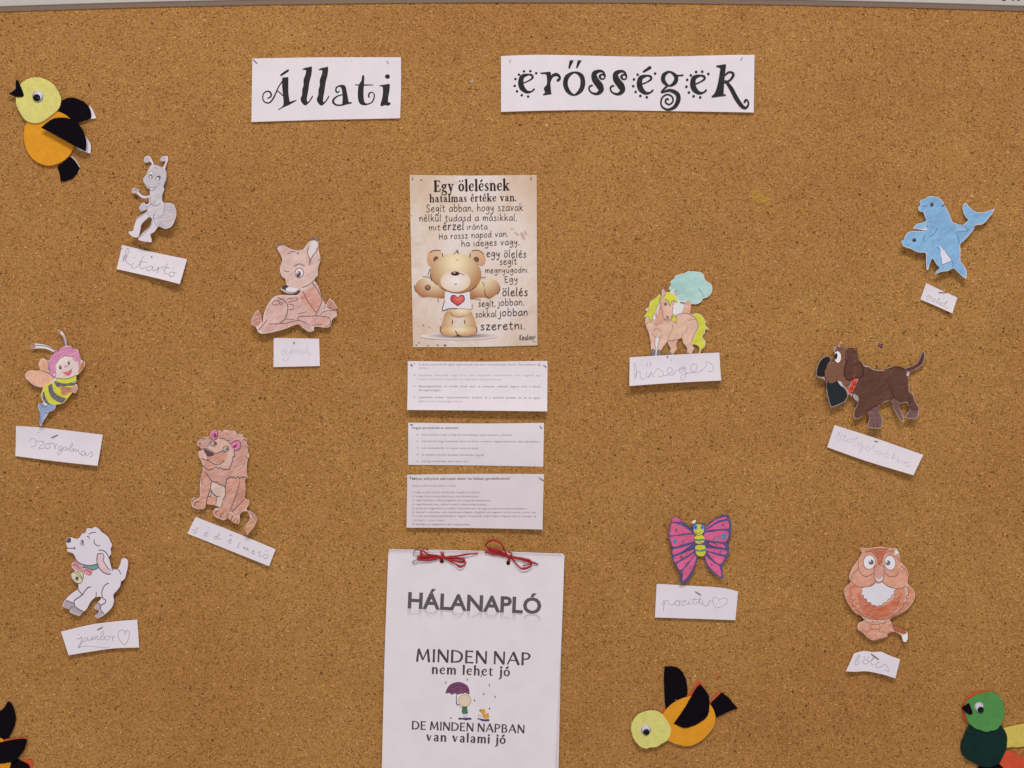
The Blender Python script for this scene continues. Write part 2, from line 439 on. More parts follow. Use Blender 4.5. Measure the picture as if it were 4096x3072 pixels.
# ---------------------------------------------------------------- stroke faces
ACC = {'á': ('a', 'acute'), 'é': ('e', 'acute'), 'í': ('ı', 'acute'), 'ó': ('o', 'acute'), 'ö': ('o', 'dots'), 'ő': ('o', 'double'), 'ü': ('u', 'dots')}
ACCENTS = {'acute': ['-.08,0 .16,.24'], 'dots': ['-.2,.12,.26', '.2,.12,.26'], 'double': ['-.2,0 -.1,.24', '.08,0 .2,.24']}
HAND = {'gap': .24, 'w': .14,
 'a': (.72, ['.68,.85 .4,1 .08,.6 .1,.12 .38,.05 .62,.45 .7,.95* .66,.4 .78,.02']),
 'b': (.68, ['.12,1.7 .08,.1* .12,.65 .45,.98 .68,.6 .5,.06 .08,.1']),
 'd': (.72, ['.62,.75 .35,.95 .06,.5 .12,.08 .4,.08 .62,.5 .68,1.7* .64,.5 .72,0']),
 'e': (.66, ['.08,.5 .4,.58 .58,.8 .4,1 .12,.8 .04,.4 .2,.03 .45,.02 .66,.22']),
 'g': (.68, ['.6,.9 .35,1 .06,.65 .12,.25 .4,.3 .62,.95* .62,0 .45,-.55 .2,-.62 .02,-.4']),
 'h': (.68, ['.12,1.7 .08,0* .15,.6 .4,.98 .6,.75 .62,0']),
 'i': (.2, ['.1,1 .06,.15 .18,0']), 'ı': (.2, ['.1,1 .06,.15 .18,0']),
 'j': (.34, ['.3,1 .28,-.2 .12,-.62 -.1,-.5']), 'k': (.66, ['.12,1.7 .08,0', '.6,1 .14,.5* .35,.4 .66,0']),
 'l': (.22, ['.12,1.7 .06,.2 .2,0']), 'm': (.98, ['.06,1 .08,0* .15,.7 .35,1 .48,.75 .48,0* .55,.7 .78,1 .9,.75 .94,0']),
 'n': (.66, ['.06,1 .08,0* .15,.65 .42,1 .58,.75 .62,0']), 'o': (.66, ['o .35,1 .06,.6 .15,.08 .42,.04 .64,.45 .55,.9']),
 'p': (.68, ['.1,1 .06,-.65* .12,.6 .42,1 .66,.65 .5,.1 .1,.15']), 'r': (.5, ['.06,1 .08,0* .12,.6 .3,.95 .5,.9']),
 's': (.52, ['.5,.88 .28,1 .1,.78 .3,.52 .48,.25 .28,.0 .03,.12']), 't': (.5, ['.24,1.45 .2,.2 .35,.0 .5,.1', '.0,1 .5,1.02']),
 'u': (.68, ['.06,1 .08,.2 .28,.02 .5,.25 .6,1* .58,.2 .7,0']), 'v': (.6, ['.04,1 .26,.02* .58,1']),
 'y': (.64, ['.06,1 .1,.45 .3,.3 .55,.98* .5,-.1 .3,-.6 .05,-.5']), 'z': (.6, ['.06,.98 .56,1* .06,.03* .62,.04']),
 'S': (.8, ['.75,1.4 .45,1.6 .15,1.3 .4,.85 .7,.4 .4,0 .02,.15']), 'H': (.85, ['.12,1.5 .1,0', '.75,1.55 .72,0', '.0,.75 .9,.85']),
 'E': (.65, ['.6,1.5 .1,1.5* .08,0* .65,.02', '.1,.8 .52,.82']), 'K': (.7, ['.15,1.5 .1,0', '.65,1.6 .15,.8* .6,.0']),
 '.': (.12, ['.06,.06 .08,.0']), ',': (.14, ['.1,.1 .04,-.15'])}
a, b = .3, .13
SLAB = {'gap': .14, 'w': .2,
 'E': (1.0, ['.24,1.5,.32 .24,.0,.32', '.0,1.48,.1 .85,1.48,.12* .9,1.2,.1', '.0,.04,.1 .88,.04,.12* .95,.35,.12', '.3,.78,.1 .65,.78,.1', '.66,.95,.1 .66,.6,.1']),
 'g': (.8, ['o .35,1,.1 .12,.7,.26 .35,.38,.1 .58,.7,.26', '.58,.9,.1 .75,1.0,.16', '.3,.36,.1 .12,.15,.14 .35,.05,.22 .65,-.1,.22 .65,-.4,.14 .35,-.5,.1 .05,-.35,.14 .15,-.02,.1']),
 'y': (.85, ['.18,1,.26 .45,.1,.26', '.72,1,.1 .42,-.1,.12 .3,-.45,.12 .08,-.42,.2', '.0,.97,.09 .35,.97,.09', '.55,.97,.09 .88,.97,.09']),
 'o': (.8, ['o .4,1,.1 .14,.75,.25 .14,.28,.25 .4,.02,.1 .66,.28,.25 .66,.75,.25']),
 'l': (.45, ['.22,1.6,.28 .22,0,.28', '.0,1.57,.09 .25,1.57,.09', '.0,.03,.09 .46,.03,.09']),
 'e': (.74, ['.12,.55,.08 .62,.55,.1* .6,.9,.18 .36,1,.1 .12,.7,.24 .14,.25,.24 .38,.02,.12 .68,.2,.08']),
 's': (.62, ['.52,.72,.08 .5,.95,.1 .28,1,.1 .12,.75,.2 .32,.5,.24 .5,.25,.22 .3,.02,.1 .08,.06,.1 .06,.3,.08']),
 'n': (.95, ['.2,1,.26 .2,.0,.26', '.25,.75,.1 .48,1,.14 .7,.8,.24 .72,0,.26', '.0,.97,.09 .22,.97,.09', '.02,.03,.09 .4,.03,.09', '.55,.03,.09 .95,.03,.09']),
 'k': (.95, ['.2,1.6,.28 .2,0,.28', '.0,1.57,.09 .22,1.57,.09', '.0,.03,.09 .42,.03,.09', '.75,.95,.1 .3,.45,.12', '.4,.6,.24 .75,.05,.26', '.58,.97,.09 .92,.97,.09', '.6,.03,.09 .97,.03,.09']),
 'h': (.95, ['.2,1.6,.28 .2,0,.28', '.25,.75,.1 .48,1,.14 .7,.8,.24 .72,0,.26', '.0,1.57,.09 .22,1.57,.09', '.02,.03,.09 .4,.03,.09', '.55,.03,.09 .95,.03,.09']),
 'a': (.82, ['.12,.75,.2 .3,1,.12 .55,.85,.22 .56,.15,.26 .82,.04,.1', '.56,.6,.08 .2,.45,.16 .14,.2,.22 .3,.03,.12 .56,.2,.1']),
 't': (.55, ['.25,1.35,.14 .24,.9,.26 .24,.2,.26 .35,.03,.14 .54,.15,.08', '.02,.97,.09 .5,.97,.09']),
 'm': (1.4, ['.2,1,.26 .2,.0,.26', '.25,.75,.1 .45,1,.14 .66,.8,.24 .67,0,.26', '.72,.75,.1 .92,1,.14 1.14,.8,.24 1.15,0,.26', '.0,.97,.09 .22,.97,.09', '.02,.03,.09 .4,.03,.09', '.5,.03,.09 .88,.03,.09', '.98,.03,.09 1.4,.03,.09']),
 'r': (.7, ['.2,1,.26 .2,.0,.26', '.25,.72,.1 .45,1,.14 .6,.85,.22', '.0,.97,.09 .22,.97,.09', '.02,.03,.09 .45,.03,.09']),
 'v': (.85, ['.18,1,.26 .44,.05,.24', '.7,1,.1 .46,.05,.12', '.0,.97,.09 .36,.97,.09', '.54,.97,.09 .88,.97,.09']),
 '.': (.2, ['.1,.1,.3'])}
FLARE = {'gap': .24, 'sp': .42, 'w': .14,
 'M': (1.35, ['.12,0,.18 .22,1.5,.14', '.24,1.5,.2 .66,.2,.14*', '1.08,1.5,.12 .66,.2,.1', '1.1,1.5,.16 1.24,0,.2']),
 'I': (.2, ['.1,1.5,.19 .1,.75,.15 .1,0,.19']),
 'N': (1.05, ['.1,0,.14 .1,1.5,.14', '.1,1.5,.22 .95,.02,.2', '.97,.0,.13 .97,1.5,.15']),
 'D': (1.1, ['.1,0,.18 .1,1.5,.18', '.1,1.45,.09 .55,1.42,.11 .95,1.1,.17 1,.6,.19 .75,.15,.15 .1,.05,.09']),
 'E': (.75, ['.1,0,.18 .1,1.5,.18', '.1,1.45,.09 .7,1.46,.14', '.1,.78,.09 .62,.78,.12', '.1,.05,.09 .75,.04,.14']),
 'A': (1.1, ['.03,0,.12 .55,1.5,.12', '.55,1.5,.2 1.07,0,.2', '.25,.5,.09 .85,.5,.09']),
 'P': (.85, ['.1,0,.19 .1,1.5,.17', '.1,1.45,.09 .55,1.42,.12 .75,1.1,.18 .55,.75,.12 .1,.7,.08']),
 'B': (.85, ['.1,0,.18 .1,1.5,.18', '.1,1.45,.09 .5,1.42,.12 .68,1.12,.16 .5,.82,.1 .1,.8,.08', '.4,.8,.09 .72,.62,.16 .75,.32,.18 .55,.07,.12 .1,.05,.08'])}
SERIF = {'gap': .24, 'w': .2,
 'n': (.72, ['.12,1,.24 .12,0,.22', '.16,.75,.09 .38,1,.13 .58,.8,.22 .6,0,.22', '-.02,.98,.07 .16,.98,.09']),
 'e': (.7, ['.12,.55,.07 .6,.58,.08* .56,.9,.16 .36,1,.11 .12,.7,.2 .14,.28,.2 .38,.0,.13 .68,.16,.07']),
 'm': (1.15, ['.12,1,.24 .12,0,.22', '.16,.75,.09 .36,1,.13 .54,.8,.22 .55,0,.22', '.6,.75,.09 .8,1,.13 .98,.8,.22 1,0,.22', '-.02,.98,.07 .16,.98,.09']),
 'l': (.24, ['.12,1.55,.24 .12,0,.2', '-.02,1.53,.07 .16,1.53,.09']),
 'h': (.72, ['.12,1.55,.24 .12,0,.22', '.16,.75,.09 .38,1,.13 .58,.8,.22 .6,0,.22', '-.02,1.53,.07 .16,1.53,.09']),
 't': (.5, ['.2,1.25,.12 .18,.9,.2 .18,.2,.2 .3,.02,.13 .5,.1,.07', '.0,.97,.08 .48,.97,.08']),
 'j': (.3, ['.2,1,.22 .2,-.1,.22 .12,-.45,.14 -.1,-.55,.07', '.05,.98,.07 .2,.98,.08', '.2,1.4,.3']),
 'o': (.76, ['o .38,1,.1 .12,.75,.2 .12,.28,.2 .38,.02,.1 .64,.28,.2 .64,.75,.2']),
 'v': (.75, ['.12,1,.24 .38,.05,.2', '.64,1,.1 .4,.05,.1', '.0,.97,.07 .26,.97,.07']),
 'a': (.72, ['.1,.85,.14 .3,1,.12 .52,.85,.2 .54,0,.22', '.54,.6,.08 .2,.45,.16 .12,.2,.2 .28,.0,.12 .54,.2,.09']),
 'i': (.24, ['.12,1,.22 .12,0,.22', '-.02,.98,.07 .12,.98,.08', '.12,1.4,.3'])}

# ---------------------------------------------------------------- the board
m, nt, bs = new_mat('pressed_cork')
f1 = noise(nt, 480, 6, .72, 0, None, .6); f2 = noise(nt, 9, 3); f3 = noise(nt, 800, 4, .7, 30, (1, 1, 2.6)); f4 = noise(nt, 60, 4, .6)
c = mix(nt, ramp(nt, f1, .36, .64), col(138, 94, 46), col(184, 137, 80))
c = mix(nt, ramp(nt, f3, .58, .72), c, col(196, 154, 104))
c = mix(nt, ramp(nt, f3, .30, .42, (1, 1, 1, 1), (0, 0, 0, 1)), c, col(96, 58, 24))
def patches(c):
    lo = noise(nt, 3.2, 4, .62); c = mix(nt, 1.0, c, ramp(nt, lo, .34, .62, (.90, .83, .81, 1), (1.0, 1.0, .97, 1)), 'MULTIPLY')
    l2 = noise(nt, 26, 4, .65, 40); return mix(nt, 1.0, c, ramp(nt, l2, .35, .66, (.95, .93, .91, 1), (1.03, 1.03, 1.04, 1)), 'MULTIPLY')
c = patches(c)
nt.links.new(c, bs.inputs['Base Color']); bs.inputs['Roughness'].default_value = .85
bs.inputs['Specular IOR Level'].default_value = .25
bump(nt, bs, f1, .25, .0008)
CORK = m
board = bpy.data.objects.new('cork_board', None); COL.objects.link(board)
board['label'] = 'large cork pinboard with pale metal frame along its top'; board['category'] = 'pinboard'
# the frame bows very slightly upwards in the middle, so the cork sheet follows it
def topy(px): return 8 + 36 * ((px - 2080) / 2048) ** 2
xs = np.linspace(-300, 4400, 48)
W2 = lambda px, py, h: ((px - 2048) * PX, -h, (1536 - py) * PX)
vs = [W2(x, topy(x) - 8, 0) for x in xs] + [W2(x, 3500, 0) for x in xs] + [W2(x, topy(x) - 8, -.012) for x in xs] + [W2(x, 3500, -.012) for x in xs]
n = len(xs); fs = []
for i in range(n - 1):
    fs += [(i, n + i, n + i + 1, i + 1), (2 * n + i, 2 * n + i + 1, 3 * n + i + 1, 3 * n + i), (i, i + 1, 2 * n + i + 1, 2 * n + i), (n + i, 3 * n + i, 3 * n + i + 1, n + i + 1)]
fs += [(0, 2 * n, 3 * n, n), (n - 1, 2 * n - 1, 4 * n - 1, 3 * n - 1)]
link('cork_panel', vs, fs, CORK, board)
# frame profile: (pixels above the cork edge, height over the board in m)
FR = simple('painted_metal_frame', (184, 176, 172), .4); 

def rail(name, prof, mat):
    vs, fs = [], []
    for x in xs:
        for up, h in prof: vs.append(((x - 2048) * PX, -h, (1536 - topy(x) + up) * PX))
    m_ = len(prof)
    for i in range(n - 1):
        for j in range(m_):
            k = (j + 1) % m_; fs.append((i * m_ + j, (i + 1) * m_ + j, (i + 1) * m_ + k, i * m_ + k))
    return link(name, vs, fs, mat, board)
rail('frame', [(14.2, .0036), (15.5, .0042), (18, .0044), (48.5, .0044), (50.5, .004), (50.5, -.012), (14.2, -.012)], FR)
rail('frame_lip', [(-3, .0003), (-3, .0012), (14, .0034), (14, -.012), (-3, -.012)], simple('frame_lip_painted_shade', (138, 116, 100), .6))  # shade of the lip's underside is put into its colour
wall = link('wall', [(-.9, .0125, -.7), (.9, .0125, -.7), (.9, .0125, .75), (-.9, .0125, .75), (-.9, .05, -.7), (.9, .05, -.7), (.9, .05, .75), (-.9, .05, .75)],
    [(0, 1, 2, 3), (5, 4, 7, 6), (3, 2, 6, 7), (0, 4, 5, 1)], simple('painted_wall', (196, 186, 186), .8))
wall['kind'] = 'structure'

# cork granules: thousands of thin chips pressed into the face
def chips(n, l0, l1, w0, w1, cols, probs, lift, seed):
    g = np.random.default_rng(seed)
    px = g.uniform(-260, 4360, n); py = g.uniform(0, 3460, n); ok = py > topy(px) + 2; px, py = px[ok], py[ok]; n = len(px)
    L = g.uniform(l0, l1, n) * PX; Wd = g.uniform(w0, w1, n) * PX; a = g.normal(0, 1.0, n)
    ca, sa = np.cos(a), np.sin(a); X = (px - 2048) * PX; Z = (1536 - py) * PX
    h = g.uniform(.00004, lift, n); tx, tz = g.normal(0, .3, n), g.normal(0, .3, n)
    q = [(-.5, 0), (-.1, -.5), (.5, .05), (.15, .5)]; V = np.zeros((n, 4, 3))
    for i, (u, v) in enumerate(q):
        u = u + g.normal(0, .07, n); v = v + g.normal(0, .07, n)
        dx = u * L * ca - v * Wd * sa; dz = u * L * sa + v * Wd * ca
        V[:, i, 0] = X + dx; V[:, i, 2] = Z + dz; V[:, i, 1] = -np.maximum(h + tx * dx + tz * dz, .00002)
    cc = np.array([col(*x)[:3] for x in cols]); idx = g.choice(len(cols), n, p=probs)
    C = cc[idx] * g.normal(1, .16, (n, 1)) * g.normal(1, .03, (n, 3))
    return V, np.clip(C, .005, .95), px, py
GV, GC = [], []
for args in [(230000, 5, 14, 2.2, 5, [(178, 130, 68), (162, 114, 54), (192, 145, 82), (186, 130, 80), (180, 136, 58)], [.32, .24, .2, .12, .12], .00022, 1),
             (66000, 5, 13, 1.6, 4.0, [(114, 72, 28), (90, 52, 20), (132, 88, 40)], [.4, .25, .35], .00026, 2),
             (42000, 4, 13, 1.6, 3.8, [(198, 154, 100), (210, 172, 124), (190, 146, 88)], [.45, .2, .35], .0003, 3),
             (1300, 8, 14, 5, 9, [(84, 46, 16), (200, 156, 108), (104, 62, 26)], [.4, .3, .3], .0003, 4)]:
    V, C, px, py = chips(*args)
    # marks left on the cork: a yellow smear and a purple and a red crumb
    st = ((px - 3035 - (py - 785) * .9) / 30) ** 2 + ((py - 790) / 30) ** 2 < 1
    C[st] = C[st] * .2 + np.array(col(196, 168, 24)[:3]) * .8
    GV.append(V); GC.append(C)
for (x, y, rr, cc, k) in [(3524, 1384, 8, (95, 60, 105), 10), (2874, 2710, 5, (185, 75, 40), 4), (3889, 787, 8, (205, 160, 110), 6), (2245, 312, 7, (190, 175, 160), 7), (1885, 325, 5, (190, 175, 160), 4), (3450, 2250, 5, (90, 75, 60), 4)]:
    for i in range(k):
        V, C, _, _ = chips(3, 9, 16, 5, 8, [cc], [1], .0004, 50 + i)
        V = V[:1]; V = V - V.mean(1, keepdims=True) + np.array([(x + random.uniform(-rr, rr) - 2048) * PX, -.0005, (1536 - y - random.uniform(-rr, rr) * .7) * PX]); GV.append(V); GC.append(C[:1])
V = np.concatenate(GV).reshape(-1, 3); C = np.concatenate(GC); nq = len(C)
me = bpy.data.meshes.new('cork_granules'); me.vertices.add(len(V)); me.vertices.foreach_set('co', V.ravel())
me.loops.add(nq * 4); me.loops.foreach_set('vertex_index', np.arange(nq * 4))
me.polygons.add(nq); me.polygons.foreach_set('loop_start', np.arange(nq) * 4); me.polygons.foreach_set('loop_total', np.full(nq, 4))
me.update(calc_edges=True)
at = me.color_attributes.new('tint', 'FLOAT_COLOR', 'POINT')
at.data.foreach_set('color', np.repeat(np.hstack([C, np.ones((nq, 1))]), 4, axis=0).ravel())
m, nt, bs = new_mat('cork_chips'); t = N(nt, 'ShaderNodeAttribute'); t.attribute_name = 'tint'
f = noise(nt, 700, 3, .6); cc = mix(nt, 1.0, t.outputs['Color'], ramp(nt, f, .3, .75, (.88, .88, .88, 1), (1.1, 1.1, 1.1, 1)), 'MULTIPLY')
cc = patches(cc)
nt.links.new(cc, bs.inputs['Base Color']); bs.inputs['Roughness'].default_value = .8; bs.inputs['Specular IOR Level'].default_value = .3
me.materials.append(m); go = bpy.data.objects.new('cork_granules', me); COL.objects.link(go); go.parent = board; go['kind'] = 'stuff'
# marker writing on the frame, cut off by the picture's edge
def block(name, polys, mat, h, parent):
    vs, fs, n = [], [], 0
    for p in polys:
        q = spline(p, [False] * len(p), True, 3); Vv, F = triangulate(q, [], 50)
        vs += [((x - 2048) * PX, -h, (1536 - y) * PX) for x, y in Vv]; fs += [tuple(i + n for i in f[::-1]) for f in F]; n += len(Vv)
    return link(name, vs, fs, mat, parent)
block('marker_writing', [[(4002, -9), (4020, -12), (4020, 1), (4013, 8), (4001, 6)], [(4025, -8), (4037, -7), (4036, -1), (4026, -1)], [(4042, -12), (4054, -12), (4050, 3), (4043, 9)], [(4059, -10), (4076, -12), (4077, -1), (4070, 8), (4061, 5)]],
      ink((28, 20, 44)), .0046, board)
DK = ink((58, 52, 56)); PC = pencil(); PCD = pencil((112, 106, 118)); PCL = pencil((166, 158, 168))
WP = paper()
# ================================================================ title strips
T = Thing('title_strip', 'white paper strip with the black curly word Állati', 'paper sign', 'H', "100,115* 2090,98* 2080,918* 90,968*", lambda u, v: 1.2 + .5 * v + .9 * u * u)
T.sheet('paper', "100,115* 1000,97 2090,98* 2092,500 2080,918* 1000,938 90,968*", WP, space=26)
K_ = ink((44, 42, 42), worn=.12)
L1 = "770,270* 785,245 870,225 890,218 898,235 890,330 865,430 850,540 835,620 830,670 838,695 860,680 905,610 915,618 880,680 830,735 800,742 765,710 745,660 765,600 768,530 785,470 785,400 810,330 820,275 800,264"
sh = lambda s, dx, dy: ' '.join('%g,%g%s%s' % (float(t.rstrip('*').split(',')[0]) + dx, float(t.rstrip('*').split(',')[1]) + dy, (',' + t.rstrip('*').split(',')[2]) if t.count(',') > 1 else '', '*' if t.endswith('*') else '') for t in s.split())
T.fill('letter', ["500,370* 583,362* 583,560 592,640 600,695* 690,668* 692,680* 600,735 520,770 450,808* 445,795* 505,755 518,700 505,560 495,430*", "470,345 485,320 565,265 590,262 588,285 500,345 478,352"], K_, join=True)
T.lines('letter', [(14, "497,425,16 450,500,16 410,590,20 375,660,22 330,708,20 275,705,18 243,660,16 250,590,16 300,555,20 345,575,24 350,625,22 305,650,16"), (14, "430,545,14 470,575,16 512,618,14")], K_)
T.fill('letter', L1, K_); T.fill('letter', sh(L1, 217, 3), K_)
T.fill('letter', "1270,470 1320,468 1348,490 1368,580 1392,700* 1435,700* 1432,718* 1400,724* 1300,748* 1305,700* 1308,640 1300,540 1280,498 1248,498 1226,530 1236,555 1250,560 1262,540 1272,548 1250,577 1220,572 1207,540 1220,495", K_)
T.lines('letter', [(18, "1312,600,14 1250,615,18 1190,660,26 1186,706,30 1235,740,22 1320,736,20")], K_)
T.fill('letter', "1570,350 1580,333 1598,345 1597,440 1590,540 1590,620 1600,690 1625,718 1690,700 1722,640 1722,590 1700,575 1675,590 1670,615 1675,640 1655,640 1648,610 1660,575 1700,560 1735,585 1742,630 1715,700 1650,735 1590,742 1540,720 1515,650 1515,520 1530,460 1560,410", K_)
T.lines('letter', [(14, "1478,468,12 1600,470,18 1715,470,10")], K_)
T.fill('letter', [ell(1910, 357, 33, 30), "1800,475* 1870,465 1935,455* 1943,470* 1935,560 1920,640 1918,700* 1950,710* 1955,728 1910,750 1880,740 1830,758 1815,740 1840,640 1850,560 1845,495* 1800,482*"], K_, join=True)
T.pin(110, 128, 168, 182, mat=DARKSTEEL); T.pin(1905, 145, 1924, 185, r=1.1)

T = Thing('title_strip', 'long white paper strip with the black curly word erősségek', 'paper sign', 'I', "50,70* 2125,60* 2117,535* 50,530*", lambda u, v: 1.6 + .5 * v - .9 * math.cos(3.2 * u) * (.5 + .3 * v))
T.sheet('paper', "50,70* 430,60 1250,75 1900,62 2125,60* 2117,535* 1500,523 900,513 450,518 50,530*", WP, space=34)
e_ = ["275,222,14 225,240,38 212,290,46 225,335,46 262,366,28 300,362,14 322,342,16", "262,222,12 300,228,20 308,250,18 275,275,12 225,296,12"]
def dots(l): return [ell(x, y, 11, 11, 0, 10) for x, y in l]
T.lines('letter', [(14, s) for s in e_], K_); T.fill('dotted_accent', dots([(238, 197), (290, 195), (338, 212), (197, 224), (168, 260), (162, 316), (181, 361), (220, 393), (272, 404)]), K_, step=9)
T.fill('letter', "365,208* 440,200* 458,208 455,300 462,380* 470,384* 395,395* 393,385* 410,370 400,335 425,300 420,225 385,220", K_)
T.lines('letter', [(14, "445,290,14 465,240,24 500,222,28 525,235,22 530,258,20 513,272,26")], K_)
T.lines('letter', [(14, "o 650,205,14 592,240,38 577,300,40 600,360,36 650,390,14 703,350,38 720,290,40 705,230,36")], K_)
T.fill('letter', ["612,105* 646,105* 612,175* 600,170*", "678,105* 711,105* 674,172* 663,168*"], K_, join=True)
S_ = ["o 878,220,14 858,236,22 868,256,16 890,258,12 900,238,12", "903,236,14 885,200,18 850,194,26 814,215,42 820,262,54 858,315,58 868,352,42 835,380,24 790,370,14 770,340,14 778,318,16 797,312,16"]
T.lines('letter', [(14, s) for s in S_], K_)
T.lines('letter', [(14, 'o ' + sh(S_[0][2:], 177, 2)), (14, sh(S_[1], 175, 2))], K_)
T.lines('letter', [(14, sh(s, 971, 8)) for s in e_] + [(20, "1215,200,16 1272,163,28")], K_)
T.fill('dotted_accent', dots([(1168, 223), (1138, 262), (1132, 317), (1152, 364), (1190, 397), (1243, 408), (1311, 214)]), K_, step=9)
T.lines('letter', [(14, "o 1432,200,14 1384,225,34 1380,275,36 1425,315,14 1472,288,34 1482,240,34"), (14, "1480,232,12 1540,228,14"),
    (14, "1408,318,18 1375,350,16 1365,370,12 1430,352,26 1490,380,36 1500,430,38 1470,488,30 1410,510,18 1362,475,14 1367,415,14 1410,386,14 1450,405,14 1455,445,14 1425,468,14 1396,450,14 1402,425,16 1420,425,16")], K_)
T.lines('letter', [(14, sh(s, 1407, 8)) for s in e_], K_)
T.fill('dotted_accent', dots([(1603, 229), (1573, 266), (1567, 322), (1587, 370), (1625, 401), (1679, 411), (1746, 218), (1646, 201), (1696, 199)]), K_, step=9)
T.fill('letter', "1810,150* 1885,138* 1892,145* 1885,200 1875,300 1870,385* 1890,388* 1888,398* 1775,412* 1772,402* 1800,370 1825,290 1845,170* 1812,160*", K_)
T.lines('letter', [(14, "1880,290,16 1922,270,18 1950,230,22 1942,208,18 1910,205,16 1885,228,14"), (14, "1885,275,18 1930,335,34 1975,420,36 2018,482,32 2050,498,22 2072,470,14 2066,440,14 2050,432,16 2040,452,18")], K_)
T.pin(125, 98, 123, 122, r=1.1); T.pin(2028, 80, 2008, 105, r=1.1)

# ================================================================ poster
T = Thing('poster', 'cream printed poster with a teddy bear and Hungarian verse', 'poster', 'J', "43,45* 1213,45* 1220,1615* 75,1632*", lambda u, v: 1.4 - .3 * v + .3 * u * v)
m, nt, bs = new_mat('antique_poster_paper')
f = noise(nt, 16, 5, .7, 0, None, .8); f2 = noise(nt, 45, 6, .78, 0, None, 2.4)
c = mix(nt, ramp(nt, f, .36, .68), col(216, 204, 202), col(208, 184, 164)); c = mix(nt, ramp(nt, f2, .6, .8), c, col(176, 146, 132))
g = N(nt, 'ShaderNodeNewGeometry'); mp = N(nt, 'ShaderNodeMapping'); cx, cy = 1894, 1042; sx, sz = .5 / (290 * PX), .5 / (390 * PX)   # printed browning towards the edges
mp.inputs['Scale'].default_value = (sx, 0, sz); mp.inputs['Location'].default_value = (-(cx - 2048) * PX * sx, 0, -(1536 - cy) * PX * sz); nt.links.new(g.outputs['Position'], mp.inputs[0])
l = N(nt, 'ShaderNodeVectorMath', operation='LENGTH'); nt.links.new(mp.outputs[0], l.inputs[0])
ad = N(nt, 'ShaderNodeMath', operation='MULTIPLY_ADD'); nt.links.new(f, ad.inputs[0]); ad.inputs[1].default_value = .4; nt.links.new(l.outputs['Value'], ad.inputs[2])
c = mix(nt, ramp(nt, ad.outputs[0], .56, .98), c, col(186, 154, 126))
nt.links.new(c, bs.inputs['Base Color']); bs.inputs['Specular IOR Level'].default_value = .25; bs.inputs['Roughness'].default_value = .5; POST = m
T.sheet('poster_sheet', "43,45* 600,52 1213,45* 1215,800 1220,1615* 640,1630 75,1632* 55,700", POST, space=30)
INK = ink((44, 32, 32)); INKL = ink((120, 100, 98)); FAINT = ink((184, 166, 160))
T.lines('faint_scrollwork', [(5, "100,700 160,690 180,640 150,590"), (4, "260,60 190,120 170,200 230,260 330,280"), (4, "360,50 440,120 600,70"), (4, "1190,90 1130,150 1150,260 1200,320 1180,420"), (4, "700,1250 780,1190 900,1180 1000,1230 1080,1330"),
    (4, "1160,1190 1150,1300 1060,1380 960,1360"), (5, "55,650 100,672 180,665"), (5, "60,690 140,680"), (4, "110,1440 160,1420 180,1440 240,1460 260,1480"), (4, "880,1170 940,1260 1010,1300")], FAINT)["kind"] = "stuff"
T.fill('printed_stain', [ell(1085, 610, 16, 42, -25), ell(1030, 590, 30, 12, 30), ell(1110, 580, 22, 12, 60), ell(985, 545, 16, 7, 20)], ink((176, 150, 146)))
T.fill('printed_stain', [ell(x, y, r, r * .7, 20, 8) for x, y, r in [(150, 95, 10), (170, 1430, 8), (225, 1450, 6), (370, 1615, 14), (300, 1612, 9), (210, 1618, 8), (105, 1612, 8), (640, 1560, 5), (60, 420, 5)]], ink((110, 84, 72)), step=4)
hw = T.glyphs
T.glyphs('printed_line', SLAB, [("Egy ölelésnek", 268, 200, 962, 188, 66, 1.05)], INK)
T.glyphs('printed_line', SLAB, [("hatalmas értéke van.", 228, 298, 1025, 286, 45, 1.05)], INK)
for st, x0, y0, x1, y1, xh, wt in [("Segít abban, hogy szavak", 195, 388, 1085, 376, 42, 1), ("nélkül tudasd a másikkal,", 133, 474, 1030, 467, 38, 1.05), ("mit", 220, 556, 325, 555, 34, 1.05), ("érzel", 350, 553, 542, 551, 46, 1.25),
        ("iránta", 572, 550, 757, 547, 34, 1.05), ("Ha rossz napod van,", 313, 640, 948, 612, 34, 1.1), ("ha ideges vagy,", 520, 705, 1052, 688, 36, 1.1), ("egy ölelés", 752, 800, 1115, 806, 42, 1.1), ("segít", 875, 873, 1028, 868, 38, 1.05),
        ("megnyugodni.", 740, 950, 1140, 944, 33, 1.05), ("Egy", 918, 1036, 1038, 1030, 36, 1.05), ("ölelés", 898, 1160, 1128, 1158, 46, 1.25), ("segít,", 677, 1258, 832, 1256, 36, 1.1), ("jobban,", 855, 1250, 1095, 1244, 38, 1.05),
        ("sokkal", 650, 1357, 842, 1352, 36, 1.05), ("jobban", 865, 1345, 1128, 1340, 42, 1.1), ("szeretni.", 697, 1474, 1102, 1464, 46, 1.2), ("Keulini", 1055, 1566, 1182, 1563, 30, 1.3)]:
    T.glyphs('printed_line', HAND, [(st, x0, y0, x1, y1, xh, wt)], INK)
T.lines('printed_line', [(3, "o " + ell(1192, 1538, 10, 10)), (3, "1196,1534 1188,1538 1196,1543"), (4, "1175,1580 1190,1578 1200,1582")], INKL)
